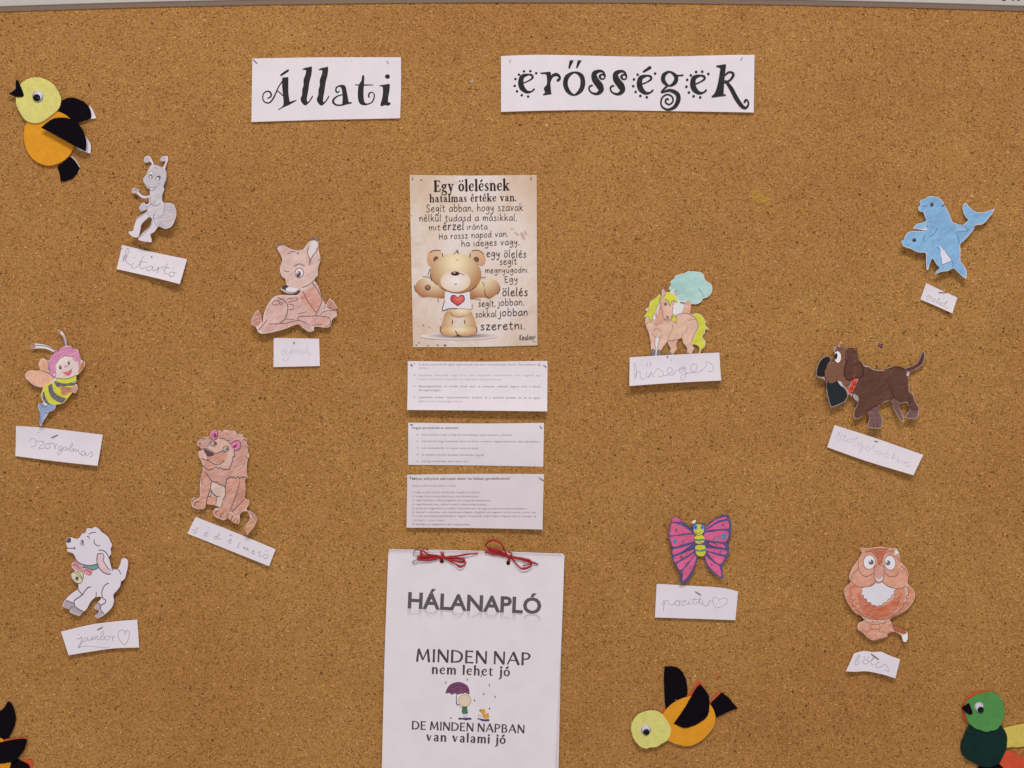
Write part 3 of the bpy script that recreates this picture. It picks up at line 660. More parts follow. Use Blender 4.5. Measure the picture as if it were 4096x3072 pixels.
# bear, plain print
bx = lambda x, y: (1620 + x / 2.3036, 680 + y / 2.3036)
def R_(c0, c1, x, y, rx, ry): X, Y = bx(x, y); return radial(c0, c1, X, Y, rx / 2.3036, ry / 2.3036)
SH0, SH1 = (70, 50, 52), (200, 182, 176)
T.fill('printed_shadow', ell(495, 1530, 360, 34), R_(SH0, (212, 198, 194), 520, 1528, 330, 30), label='soft shadow printed under the bear')
TAN, CR, BR = (188, 146, 108), (214, 190, 158), (176, 124, 90)
bear = T.fill('bear_ear', ["225,880 205,820 220,760 265,740 320,745 350,780 340,820 290,860", "600,810 600,760 640,740 690,745 735,790 740,850 710,880 660,860"], R_((214, 190, 160), (196, 148, 116), 470, 780, 300, 120))
T.fill('ear_hollow', [ell(288, 825, 27, 29), ell(657, 826, 27, 27)], R_((78, 50, 44), (120, 86, 70), 470, 826, 260, 60))
T.fill('bear_leg', ["430,1290 370,1320 345,1400 325,1470 340,1510 400,1530 470,1520 490,1460 430,1440 440,1350", "560,1290 610,1310 645,1390 662,1470 645,1510 580,1530 500,1520 470,1470 540,1440 555,1350"], R_((216, 196, 160), (172, 118, 80), 495, 1400, 185, 150))
T.fill('bear_foot', ["330,1500 345,1450 400,1440 480,1450 490,1500 460,1530 380,1525", "470,1490 500,1450 590,1440 650,1455 662,1495 620,1520 530,1530"], R_((222, 206, 170), (186, 134, 92), 495, 1470, 190, 62))
T.fill('bear_belly', "390,1290 480,1280 590,1285 600,1310 550,1345 480,1352 420,1330", R_((222, 204, 170), (186, 138, 104), 520, 1300, 140, 60))
T.fill('bear_arm', ["375,1110 320,1090 312,1040 290,1012 255,1015 240,1045 200,1010 150,1005 110,1035 95,1090 120,1140 165,1170 230,1165 300,1175 375,1178 400,1150"], R_((222, 204, 168), (162, 102, 66), 270, 1000, 215, 185))
T.fill('bear_arm', ["590,1120 650,1090 660,1040 690,1018 725,1030 730,1060 770,1015 820,1012 865,1050 875,1100 830,1150 780,1180 740,1170 670,1172 590,1180 575,1150"], R_((222, 204, 168), (162, 102, 66), 720, 1000, 205, 185))
T.fill('paw_pad', ell(210, 1083, 28, 27), R_((150, 120, 104), (92, 62, 54), 210, 1078, 28, 27))
T.fill('bear_shirt', "375,1120 440,1135 520,1138 590,1120 600,1180 615,1280* 480,1275 345,1292* 365,1210", paper((216, 208, 214)))
T.fill('bear_head', "233,960 245,880 300,820 350,790 420,770 500,768 590,795 650,845 695,915 700,980 680,1050 630,1090 560,1120 480,1135 400,1115 330,1080 260,1020", R_((226, 208, 172), (170, 122, 82), 465, 850, 262, 275))
T.fill('bear_muzzle', ell(465, 1025, 138, 98), R_((228, 216, 214), (216, 190, 170), 465, 1020, 138, 98))
T.fill('bear_nose', ell(463, 955, 40, 20), ink((58, 34, 32)))
T.fill('nose_shine', ell(455, 948, 14, 5, -8), ink((190, 170, 168)))
T.fill('shirt_heart', "485,1175* 510,1152 540,1155 552,1185 540,1215 487,1256* 430,1215 418,1185 432,1155 462,1153", ink((92, 40, 42)))
T.fill('shirt_heart', "485,1184* 510,1160 536,1163 545,1187 533,1212 487,1246* 437,1212 426,1187 437,1163 462,1161", R_((214, 110, 100), (184, 58, 62), 500, 1185, 70, 60))
T.lines('bear_outline', [(4, "235,960 245,1010 300,1060"), (4, "330,1085 400,1120 490,1135 590,1115 660,1065"), (5, "345,770 350,800"), (5, "600,770 600,805"), (4, "230,760 265,742 330,742"), (4, "620,745 680,742 725,775"), (3, "450,780 478,745 480,735"), (3, "480,770 485,742 495,775"),
    (3, "470,832 495,826"), (3, "210,970 230,910"), (4, "455,1048 466,1056 478,1048"), (4, "735,1100 740,1150 770,1182"), (4, "90,1060 90,1090 105,1120"), (4, "875,1080 870,1110 850,1145"), (4, "368,1200 345,1292 400,1278 480,1275"), (3, "600,1185 660,1188 700,1200"), (3, "300,1185 310,1215"),
    (3, "165,980 235,990"), (3, "700,990 745,988"), (3, "500,950 550,968"), (5, "465,1480 475,1500 490,1525"), (4, "325,1440 328,1490 345,1510"), (4, "662,1450 662,1500"), (5, "440,1385 435,1415"), (5, "548,1385 552,1415"), (3, "705,1030 728,1050 722,1075"), (3, "420,1310 440,1345"), (3, "620,1240 618,1280")], ink((70, 48, 44)), k=1.5)
T.pin(68, 72, 72, 95, mat=DARKSTEEL); T.pin(1165, 66, 1155, 92, r=1.6); T.dot(128, 1590, 2.6); T.dot(1160, 75, 3)

# ================================================================ three printed slips
G1, G2, G3 = ink((124, 116, 126)), ink((158, 149, 158)), ink((92, 84, 92))
def body(T, items):
    for it in items: T.text('printed_line', [it[:7]], it[7] if len(it) > 7 else G1)
T = Thing('text_slip', 'topmost white slip of small print, four bullet points', 'paper slip', 'K', "50,55* 1355,55* 1350,525* 48,512*", lambda u, v: 1.0 + 1.8 * (v + 1) ** 2 + .5 * u * v)
T.sheet('paper', "50,57* 700,62 1355,55* 1353,300 1350,525* 700,518 48,512*", WP, space=24)
body(T, [("A társas kapcsolatok egyik legfontosabb szerepe a támasznyújtás feszült, szenvedéssel teli", 152, 97, 1290, 97, 20, 0), ("időkben.", 152, 130, 255, 130, 17, 0, G2),
    ("Kutatások  bizonyítják,  hogy  nincs  jobb  megküzdési  mechanizmus,  mint  megbízni  egy", 152, 196, 1290, 198, 18, 0, G2), ("hozzánk közel álló emberben, és megosztani vele gondjainkat.", 150, 233, 925, 236, 17, 0, G2),
    ("Egészségesebbek,  és  tovább  élnek  azok  az  emberek,  akiknek  nagyon  erős  a  társas", 152, 300, 1288, 303, 19, 0), ("támogatottságuk.", 150, 336, 365, 337, 19, 0),
    ("Legtöbben  emberi  kapcsolatainkban  érezzük  át  a  szeretet  érzését,  és  ez  az  egyik", 152, 402, 1288, 408, 19, 0), ("legfontosabb boldogságforrásunk.", 150, 438, 570, 440, 17, 0, G2)])
T.fill('bullet_dot', [ell(113, y, 5, 5, 0, 8) for y in (83, 187, 290, 393)], G3, step=9)
T.pin(72, 88, 97, 97, mat=DARKSTEEL, r=1.5); T.pin(1315, 92, 1343, 112, r=1.5)
T = Thing('text_slip', 'grey-looking middle slip of small print headed with a question about the optimist', 'paper slip', 'K', "55,632* 1322,634* 1315,1045* 53,1028*", lambda u, v: 2.6 - 1.1 * v - .9 * v * v)
T.sheet('paper', "55,632* 700,640 1322,634* 1318,850 1315,1045* 700,1033 53,1028*", WP, space=24)
body(T, [("Hogyan gondolkozik az optimista?", 88, 690, 523, 690, 20, .012, G3), ("biztos benne, hogy a világ sok lehetőséget nyújt számára a sikerhez,", 182, 752, 1028, 755, 17, 0), ("hisz benne, hogy nincsenek olyan korlátok, amelyek magakadályoznák céljai elérésében,", 182, 812, 1282, 818, 17, 0),
    ("nem panaszkodik, ha valami rossz történik,", 182, 876, 712, 879, 17, 0), ("az életben minden akadályt kihívásként fog fel,", 182, 939, 765, 943, 17, 0), ("mindig mindenben talál valami jót.", 182, 1000, 615, 1002, 17, 0)])
T.fill('bullet_dot', [ell(140, y, 5, 5, 0, 8) for y in (744, 806, 869, 931, 993)], G3, step=9)
T.pin(75, 652, 97, 650, mat=DARKSTEEL, r=1.5); T.pin(1280, 664, 1302, 684, r=1.6)
T = Thing('text_slip', 'lowest white slip of small print, a numbered list on gratitude', 'paper slip', 'K', "45,1120* 1322,1115* 1307,1628* 40,1612*", lambda u, v: 1.3 + 1.9 * (v + 1) + .5 * u * v)
T.sheet('paper', "45,1120* 700,1112 1322,1115* 1315,1300 1307,1628* 700,1616 40,1612*", paper((206, 196, 202)), space=24)
body(T, [("Milyen előnyünk származik abból, ha hálásan gondolkodunk?", 90, 1168, 1008, 1166, 23, .014, ink((84, 76, 84))), ("Sonja Lyubomirsky szerint a hála", 92, 1230, 497, 1230, 18, 0)] +
    [(s, 95, y, x, y + 2, 17, 0, g) for s, y, x, g in [("1. segít az élet pozitív élményeit megélni és élvezni.", 1290, 732, G1), ("2. megerősíti önbecsülésünket, önértékelésünket,", 1328, 715, G1), ("3. segít feloldani a feszültségeket és a megrázkódtatásokat,", 1365, 828, G1),
     ("4. segítőkésszé tesz, ezáltal növeli a hasznosság érzését,", 1402, 788, G1), ("5. javítja és megerősíti az emberi kapcsolatokat, és segít az újak kibontakoztatásában,", 1440, 1158, G1), ("6. kiemel a másokkal való összehasonlítgatás világából, és megtanít örülni annak, amink van,", 1475, 1250, G1),
     ("7. a hála összeegyeztethetetlen a negatív érzésekkel, ezért képes megszüntetni a haragot, az", 1510, 1250, G1), ("irigységet, a keserűséget,", 1548, 402, G2), ("8. feloldja a jó dolgokhoz való hozzászokást.", 1587, 635, G1)]])
T.pin(68, 1138, 80, 1152, mat=DARKSTEEL, r=1.3); T.pin(1272, 1145, 1318, 1175, r=1.6)

# ================================================================ hanging notebook
BND = "78,150* 1316,180* 1255,1890* 30,1870*"
HOLES = [ell(453, 205, 14, 17), ell(920, 219, 14, 17)]
T = Thing('notebook', 'thick white hanging notebook with red ribbon bows, printed child under purple umbrella', 'notebook', 'L', BND, lambda u, v: 5.5 + 2.2 * max(0, v * .9) ** 2 * 1.5 + .8 * (v + 1))
for i, (dx, dy, rx) in enumerate([(4, -26, -10), (0, -22, -22), (3, -16, 0), (-1, -12, -6), (1, -7, 3)]):
    pts = "%d,%d* 600,%d %d,%d* %d,%d* %d,1885*" % (80 + dx, 152 + dy, 160 + dy, 1302 + rx + dx * 2 + 8, 183 + dy, 1268 - i * 6, 1888, 33 + dx)
    T.sheet('page', pts, paper((190, 180, 186)) if i % 2 else WP, holes=[ell(453, 205, 15, 18), ell(920, 219, 15, 18)], space=60, dh=-.0042 + i * .0008, thick=.0003)  # every other page darker: shading between pages put into the paper colour
T.sheet('cover_page', "78,156* 600,160 1313,190* 1292,760 1232,1890* 30,1870* 52,900", WP, holes=HOLES, space=32)
GT = ink((84, 78, 80)); GT2 = ink((72, 66, 68), worn=.15)
T.text('printed_line', [("HÁLANAPLÓ", 214, 533, 1150, 574, 113, .03)], GT)
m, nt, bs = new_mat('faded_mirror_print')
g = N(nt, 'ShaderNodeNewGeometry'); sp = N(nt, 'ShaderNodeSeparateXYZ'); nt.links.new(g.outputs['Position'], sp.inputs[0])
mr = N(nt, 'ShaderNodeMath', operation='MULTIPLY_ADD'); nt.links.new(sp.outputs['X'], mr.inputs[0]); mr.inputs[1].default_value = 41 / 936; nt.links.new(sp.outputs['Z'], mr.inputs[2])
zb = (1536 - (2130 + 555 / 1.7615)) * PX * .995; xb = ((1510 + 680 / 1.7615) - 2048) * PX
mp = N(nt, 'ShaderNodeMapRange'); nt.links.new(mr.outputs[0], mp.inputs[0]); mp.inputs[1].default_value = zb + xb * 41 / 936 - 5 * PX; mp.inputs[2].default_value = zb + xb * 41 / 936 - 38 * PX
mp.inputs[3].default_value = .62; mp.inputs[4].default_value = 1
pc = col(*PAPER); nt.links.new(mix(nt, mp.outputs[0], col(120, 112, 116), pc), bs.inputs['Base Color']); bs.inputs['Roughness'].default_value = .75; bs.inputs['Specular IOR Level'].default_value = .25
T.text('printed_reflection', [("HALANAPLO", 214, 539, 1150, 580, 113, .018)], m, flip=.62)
T.glyphs('printed_line', FLARE, [("MINDEN NAP", 272, 907, 1075, 934, 56, 1.6)], GT2)
T.glyphs('printed_line', SERIF, [("nem lehet jó", 385, 994, 930, 1012, 42, 1.5)], GT2)
T.glyphs('printed_line', FLARE, [("DE MINDEN NAPBAN", 245, 1382, 1032, 1410, 37, 1.7)], GT2)
T.glyphs('printed_line', SERIF, [("van valami jó", 345, 1462, 900, 1484, 39, 1.55)], GT2)
U = 'U'
T.fill('printed_puddle', ["575,1440 620,1415 700,1425 820,1420 960,1418 1000,1450 980,1480 880,1485 820,1500 720,1475 600,1475", "1175,1435 1260,1440 1400,1465 1550,1465 1550,1520 1460,1530 1320,1520 1260,1480 1180,1460"], ink((66, 56, 98)), U, step=3)
T.fill('printed_umbrella', "180,660 210,540 290,410 420,330 580,298 720,325 850,400 915,510 935,680* 880,680 840,650 790,640 730,665 690,670 640,660 590,690 540,680 470,655 420,680 350,688 310,645 250,645", crayon((108, 50, 92), 90, .12), U, step=3)
T.lines('umbrella_handle', [(20, "528,660,16 520,900,24 530,980,28 565,1025,28 610,1000,22")], ink((72, 46, 40)), U)
T.fill('child_head', ell(785, 880, 198, 190), radial((214, 190, 172), (206, 190, 160), 1760 + 785 / 7.9, 2690 + 880 / 7.9, 25, 24), U, step=3)
T.lines('child_outline', [(10, 'o ' + ell(785, 880, 198, 190)), (12, "758,1290 765,1430"), (12, "822,1290 825,1430"), (8, "610,1040 630,1085 690,1105")], ink((96, 80, 88)), U)
T.fill('child_dress', "705,1065* 860,1065* 870,1180 885,1270 840,1290 740,1295 690,1250 700,1150", crayon((56, 104, 70), 80, .12), U, step=3)
T.fill('printed_duck', ["1280,1170 1340,1145 1410,1160 1440,1230 1420,1300 1500,1310 1565,1380 1520,1430 1420,1440 1360,1400 1340,1310 1290,1260"], crayon((214, 158, 50), 40, .12), U, step=3)
T.fill('duck_beak', "1235,1170* 1290,1160 1285,1215 1260,1225", ink((150, 84, 60)), U, step=3)
T.fill('duck_wing', "1450,1300 1530,1270 1530,1340 1480,1370", ink((186, 134, 46)), U, step=3)
T.fill('printed_raindrop', [sh("0,-40* 18,10 8,38 -10,38 -18,10", x, y) for x, y in [(188, 310), (858, 220), (1300, 100), (1558, 390), (1383, 665), (1740, 755), (1096, 868), (1563, 1125)]] + ["320,1420 380,1412 375,1438 325,1440"], ink((74, 62, 70)), U, step=3)
T.lines('printed_squiggle', [(14, "1215,1300 1235,1330 1215,1380 1240,1385"), (12, "1280,1340 1300,1380 1330,1370")], ink((140, 128, 136)), U)
for cx, cy in ((452, 200), (919, 214)):
    P = T.world([(1510 + cx / 1.7615, 2130 + cy / 1.7615)], 0)[0]
    tube('hole_dark_plug', [P + (0, .0045, 0), P + (0, .001, 0), P + (0, -.0002, 0)], 6.6 * PX, PUPIL, T.e, T.o, n=14)  # black plug added so the punched hole looks dark inside
# ribbons, thin satin strips standing off the cover
RB = simple('red_satin_ribbon', (156, 22, 28), .5, 0, .35); RB['x'] = 1
def rib(parent, name, pts, w, h0, h1, mat=RB, flat=.3, T=T, closed=False):
    p, _, c = parse(pts, 'T'); q = spline(p, c, False, 4); n = len(q)
    W = T.world(q, 0)
    for i in range(n):
        t = i / max(1, n - 1); W[i, 1] -= .001 * (h0 + (h1 - h0) * math.sin(math.pi * t) + .25 * math.sin(9 * t + h0))
    tw = [w * .66 * PX * (1 - .35 * abs(math.sin(2.5 * math.pi * i / n + h0))) for i in range(n)]
    return tube(name, W, tw, mat, parent, T.o, n=8, flat=flat)
def bow(label, knot, loops):
    kx, ky = knot; e = rib(T.e, 'ribbon_bow', "%g,%g %g,%g %g,%g" % (kx - 32, ky + 2, kx, ky + 4, kx + 34, ky - 2), 12, 3.2, 3.9, flat=.8); e['label'] = label
    for nm, pts, w, h0, h1 in loops: rib(e, nm, pts, w, h0, h1)
bow('flat red bow over the left punched hole', (540, 330), [
    ('loop', "520,335 400,360 250,372 150,370 135,345 160,318 300,310 420,318 530,330", 9, 1.4, 3.2), ('loop', "520,335 400,342 250,350 170,345 200,325 350,325 500,332", 9, 1.2, 2.2),
    ('loop', "520,330 440,300 350,285 280,270 220,215 260,190 300,215", 5, 2.0, 4.0), ('loop', "520,325 420,300 300,275 250,240 190,215 100,210 75,235", 4, 1.5, 3.6), ('loop', "180,215 180,300", 5, 2.2, 2.6), ('loop', "200,215 205,295", 4, 2.4, 2.8),
    ('tail', "545,340 640,325 800,305 950,280 1110,270", 6.5, 1.6, 3.0), ('loop', "560,345 700,330 840,345 890,370 885,405 830,410 720,385 600,355", 7, 1.4, 3.4), ('loop', "570,350 700,345 860,360 885,385 850,400", 7, 1.2, 2.2),
    ('loop', "560,350 640,380 740,430 810,485 870,475 912,430 900,400", 6, 1.2, 3.2), ('tail', "545,325 530,280 505,240", 6, 1.8, 3.0), ('tail', "555,325 548,280 552,245", 5, 1.8, 3.0), ('tie', "535,340 515,370 520,395", 8, 1.4, 1.8)])
bow('looped red bow over the right punched hole', (1620, 310), [
    ('loop', "1600,310 1555,230 1530,160 1490,110 1420,55 1340,42 1270,80 1240,130 1245,155", 5.5, 2.0, 5.0), ('loop', "1245,150 1310,185 1400,200 1480,225 1560,290 1610,310", 5.5, 2.0, 4.0), ('loop', "1545,220 1500,130 1440,75 1370,55 1300,70 1250,110", 4, 2.4, 5.6),
    ('loop', "1600,315 1480,290 1350,262 1230,245", 10, 1.5, 2.4), ('loop', "1600,300 1480,240 1370,215 1270,185", 8, 1.8, 3.4), ('loop', "1600,305 1500,270 1400,240 1290,225", 9, 1.6, 2.8),
    ('loop', "1640,310 1750,335 1880,360 1955,375 1985,415 1975,470 1900,510 1820,512 1750,450 1690,380 1650,340", 6.5, 1.4, 3.4), ('loop', "1650,320 1780,355 1900,390 1980,420", 8, 1.2, 2.6), ('loop', "1980,440 1900,460 1840,475", 4, 1.2, 2.0),
    ('tail', "1900,385 1990,410 2092,448", 6.5, 1.4, 2.2), ('tail', "1640,300 1665,290 1660,260 1600,245", 5, 1.8, 3.0), ('tie', "1625,325 1618,380 1625,415", 8, 1.4, 1.8)])
for pts in ["75,235 55,275 70,298 160,300", "130,365 60,395 40,418 80,435 125,430"]: rib(T.e, 'hanging_wire', pts, 2.0, 1.0, 1.6, DARKSTEEL, 1)
# ================================================================ handwritten cards
def card(label, crop, pts, hf, strokes, mat=PC, rgb=(214, 205, 213), k=1.0, pins=()):
    T = Thing('word_card', label, 'paper card', crop, pts, hf, 'handwritten word cards')
    T.sheet('paper', pts, paper(rgb), space=10); T.lines('handwriting', strokes, mat, k=k)
    for p in pins: T.pin(*p[:4], mat=DARKSTEEL if len(p) < 5 else p[4], r=1.3)
    return T
up = lambda a, b, c=0: (lambda u, v: a + b * ((v + 1) / 2) ** 2 + c * u)
card('tilted card under the grey ant, pencilled kitartó', 'B', "125,1103* 480,1185 850,1262* 787,1542* 470,1462 75,1372*", up(1.2, 7, .8), [
    (6, "140,1285 175,1230 205,1170 195,1140 178,1160 160,1220 140,1282*"), (6, "135,1245 165,1222 185,1232 165,1255 180,1290 205,1315 232,1330"), (6, "262,1305 240,1345 255,1362 290,1355 340,1300"),
    (6, "362,1232 335,1320 345,1365 380,1362 400,1350"), (5, "312,1286 410,1300"), (6, "470,1342 430,1340 408,1375 425,1392 455,1380 475,1345* 480,1388 510,1385 540,1352"), (5, "540,1350 525,1425* 540,1375 565,1358 585,1368 600,1390"),
    (6, "635,1310 608,1395 620,1428 650,1425"), (5, "572,1342 670,1365"), (6, "o " + ell(690, 1432, 30, 26, 10)), (4, "712,1412 742,1412"), (5, "705,1352 712,1380"), (8, "266,1242 272,1244"), (7, "452,1235 465,1239")], PCD, pins=[(452, 1232, 466, 1240)])
card('nearly blank card under the fawn, faintly pencilled word', 'C', "372,1248* 875,1258* 885,1560* 372,1572*", up(1.2, 1.2), [
    (4, "500,1385 470,1385 455,1420 475,1440 500,1400 510,1385* 515,1440 530,1445"), (4, "530,1400 545,1425 560,1395* 540,1470 500,1505 480,1490 490,1460"), (4, "560,1420 590,1395 585,1375 565,1390 575,1425 600,1420"), (4, "610,1385 620,1425* 625,1390 640,1380"),
    (4, "685,1395 660,1390 645,1415 665,1430 685,1400* 690,1430"), (4, "700,1380 720,1375 730,1400 715,1420 700,1400"), (4, "745,1325 750,1420 770,1435 780,1400"), (3, "570,1355 590,1345")], PCL, pins=[])
T = card('wide card under the bee, pencilled szorgalmas', 'D', "62,1155* 400,1178 1060,1255* 1012,1608* 600,1565 65,1498*", up(1.2, 4, .5), [
    (5, "215,1335 245,1298 285,1310 295,1350 275,1390 235,1392"), (5, "300,1330 345,1328 385,1340 345,1390 335,1418 390,1405"), (6, "o " + ell(430, 1385, 30, 30)), (5, "445,1360 480,1352 505,1365"), (5, "508,1358 515,1425* 520,1380 545,1365"),
    (5, "600,1385 570,1385 555,1410 575,1430 600,1395* 595,1440 580,1475 555,1480 550,1455 600,1425"), (5, "650,1395 620,1398 612,1425 635,1435 655,1400* 660,1435"), (5, "665,1430 710,1385 715,1355 700,1365 685,1410 690,1445"),
    (5, "700,1450 725,1410* 728,1455* 750,1415 762,1455* 785,1425 795,1465 820,1482"), (5, "860,1440 830,1445 820,1475 845,1492 868,1450* 872,1488 900,1485"), (5, "900,1480 935,1450 950,1475 945,1500 920,1500"), (8, "470,1290 500,1278 525,1265 545,1258")], PCD)
T.pin(470, 1290, 545, 1257, mat=DARKSTEEL, r=1.2, lift=1.6)
card('strongly tilted long card under the lion, spaced pencilled letters védelmező', 'E', "168,1073* 600,1240 1060,1428* 990,1613* 520,1430 80,1258*", up(1.2, 3, .6), [
    (5, "125,1220 160,1215 150,1250 165,1255 185,1225 180,1195 205,1200"), (5, "275,1262 300,1255 290,1240 270,1265 275,1285 310,1280"), (5, "410,1290 380,1288 375,1310 400,1315 425,1280 435,1245* 415,1310 440,1320 455,1310"), (5, "540,1340 570,1325 560,1315 538,1345 550,1362 572,1350"),
    (5, "650,1360 665,1365 645,1390 635,1410 655,1410"), (5, "700,1410 715,1402 702,1430* 730,1410 728,1435* 755,1415 745,1440 765,1440"), (5, "800,1460 825,1448 812,1440 795,1465 810,1478 830,1470"), (5, "865,1465 895,1455 870,1500 880,1505 910,1500"), (5, "o " + ell(950, 1505, 24, 24)),
    (4, "308,1185 318,1200"), (7, "545,1280 560,1270 578,1282"), (4, "940,1450 950,1440"), (4, "965,1452 975,1442")], PCD)
T = card('curled card under the white lamb, pencilled jámbor and a heart', 'F', "75,1320* 430,1240 700,1205 968,1182* 985,1350 998,1508* 700,1518 400,1560 170,1597* 120,1450", lambda u, v: 1.4 + 1.6 * (v + 1) + 1.8 * max(0, -u - .6) * 2, [
    (6, "255,1410 290,1405 320,1385* 312,1440 300,1490 282,1512 285,1480 340,1430"), (5, "385,1390 350,1400 340,1430 365,1435 390,1395* 392,1430 420,1410"), (5, "420,1435 440,1385* 442,1425* 470,1378 475,1420* 505,1370 505,1415 530,1410"), (5, "530,1410 575,1350 575,1320 550,1335 540,1400 560,1420 585,1395 570,1385"),
    (5, "o " + ell(615, 1398, 28, 24)), (5, "640,1385 675,1380 690,1440* 685,1400 710,1375"), (4, "285,1512 340,1495 420,1490 520,1505 590,1510 655,1495"), (6, "820,1365 830,1330 800,1305 765,1312 745,1345 755,1400 790,1450 830,1482* 860,1430 880,1370 875,1330 850,1312 825,1330"), (9, "272,1358 278,1360")], PCD)
T.pin(497, 1303, 565, 1268, mat=DARKSTEEL, r=1.3, lift=.8)
T = card('large card over the horse’s hooves, boldly pencilled hűséges', 'M', "100,1225* 700,1190 1285,1162* 1295,1350 1305,1533* 700,1562 90,1605*", up(5.4, 3.5), [
    (5, "160,1515 190,1440 185,1360 165,1300 155,1330 165,1420 168,1510* 195,1420 235,1420 235,1480 265,1520 300,1500"), (5, "325,1410 315,1470 345,1495 385,1420* 395,1470 425,1485"), (5, "340,1490 380,1430"), (6, "330,1298 328,1345"), (6, "373,1292 372,1350"),
    (5, "405,1460 470,1370 500,1390 540,1430 530,1480 490,1485 475,1470"), (5, "535,1465 600,1460 665,1400 640,1362 605,1375 600,1430 640,1465 700,1440"), (5, "660,1440 740,1390* 790,1380 820,1365 800,1350 760,1380 760,1425 800,1415 830,1350* 835,1460 800,1530 770,1505 790,1460 870,1435"),
    (5, "850,1435 940,1420 990,1370 970,1320 930,1320 905,1370 930,1425 1000,1420 1050,1400"), (5, "1050,1400 1110,1340 1105,1290 1150,1295 1205,1350 1190,1405 1150,1418 1130,1405"), (5, "648,1240 645,1282")], PCD)
T.dot(598, 1222, 3.4, mat=DARKSTEEL); T.dot(603, 1219, 1.6, lift=.001)
card('smallest card, tilted under the dolphins, pencilled szelíd', 'N', "410,1210* 600,1300 812,1398* 735,1607* 530,1510 330,1425*", up(1.2, 4), [
    (5, "405,1405 440,1365 445,1400 425,1425 408,1425"), (5, "450,1385 485,1395 465,1430 480,1448 500,1440"), (5, "500,1430 525,1430 515,1415 500,1445 520,1458"), (5, "530,1470 580,1420 575,1405 550,1440 560,1480 580,1470"), (5, "590,1450 580,1490 600,1500"), (5, "640,1470 610,1470 600,1500 620,1515 640,1480 680,1440* 645,1520 665,1545 688,1525"), (5, "625,1425 640,1410")],
    PCD, pins=[(568, 1335, 680, 1328)])
card('long tilted card under the brown dog, faintly pencilled szolgálatkész', 'O', "325,1038* 800,1190 1370,1390* 1240,1628* 700,1465 235,1300*", up(1.3, 6, -.4), [
    (4, "340,1190 380,1125 385,1160 395,1200 370,1220 340,1195"), (4, "400,1165 460,1165 430,1200 425,1235 450,1228 480,1215"), (4, "o " + ell(500, 1222, 24, 22)), (4, "520,1215 580,1200 605,1180 595,1175 560,1230 550,1280 570,1280"), (4, "640,1250 600,1255 590,1285 620,1290 650,1255* 640,1330 620,1375 605,1350 640,1310 680,1295"),
    (4, "o " + ell(715, 1315, 26, 26)), (4, "735,1330 790,1280 800,1265 780,1320 790,1355 820,1350"), (4, "860,1345 825,1350 825,1380 850,1380 865,1350* 870,1385 900,1385"), (4, "960,1330 920,1400 930,1425 960,1415"), (3, "890,1370 980,1390"), (4, "990,1430 1040,1375 1020,1385 1000,1440* 1030,1410 1040,1430 1040,1450"),
    (4, "1050,1460 1085,1450 1080,1430 1055,1465 1080,1485"), (4, "1100,1480 1130,1460 1150,1490 1120,1500"), (4, "1150,1480 1195,1480 1165,1525 1215,1520"), (3, "1085,1395 1075,1415"), (3, "735,1240 755,1222")], PCL, pins=[(790, 1225, 835, 1232)])
T = card('card under the pink butterfly, pencilled pozitív and a heart', 'P', "98,1103* 600,1130 1050,1160 1268,1210* 1250,1420 1228,1622* 600,1600 70,1583*", lambda u, v: 1.4 + .9 * (v + 1) + 2.0 * max(0, u - .4) * max(0, -v), [
    (6, "170,1400 205,1335 200,1400 192,1495* 205,1400 230,1340 255,1340 275,1390 320,1408 360,1370"), (7, "o " + ell(395, 1378, 36, 36)), (5, "425,1350 520,1345 470,1375 455,1412 520,1400 560,1375"), (5, "568,1350 550,1385 570,1400 610,1370"), (6, "650,1305 625,1370 640,1395 680,1375 720,1340"), (5, "595,1325 660,1325 740,1330"),
    (7, "722,1300 715,1370 730,1392 760,1380"), (6, "755,1345 770,1400 800,1420 840,1395 850,1350 900,1350"), (5, "990,1335 975,1300 935,1295 902,1320 910,1380 935,1430 955,1450* 1050,1420 1110,1370 1115,1325 1070,1308 1010,1325 985,1348"), (6, "575,1308 580,1312")], PCD)
T.pin(652, 1213, 735, 1262, mat=DARKSTEEL, r=1.3)
T = card('wavy curled card under the owl, pencilled bölcs', 'Q', "195,1345* 260,1328 330,1320 420,1330 520,1325 620,1370 745,1415* 715,1520 680,1635* 590,1605 500,1580 350,1555 210,1556 95,1550* 150,1440", lambda u, v: 2.6 + 1.5 * (v + 1) - 1.6 * math.cos(5 * u + 1.2) * .6, [
    (5, "215,1440 245,1410 270,1370 250,1375 215,1430 205,1470 230,1478 260,1450 245,1430"), (6, "o " + ell(335, 1445, 32, 26)), (5, "360,1430 395,1440 430,1400 425,1390 400,1440 405,1475 430,1470"), (5, "500,1452 470,1450 450,1490 470,1505 510,1500"), (5, "510,1500 560,1465 575,1480 600,1530 602,1550 555,1535"), (11, "318,1391 328,1391"), (11, "362,1394 374,1394")], PCD)
T.pin(402, 1352, 484, 1412, mat=DARKSTEEL, r=1.8)

# ================================================================ paper animals
def animal(name, label, cat, crop, pts, hf, mat=None, space=12):
    ph = len(label) * .7   # each cut-out curls off the board in its own way
    h2 = lambda u, v: .6 + hf(u, v) * 1.45 + .45 * (1 + math.sin(2.4 * u + 1.9 * v + ph)) + 1.3 * max(0, u * u + v * v - .8)
    T = Thing(name, label, cat, crop, pts, h2); T.sheet('paper_cutout', pts, mat or WP, space=space, step=4); return T
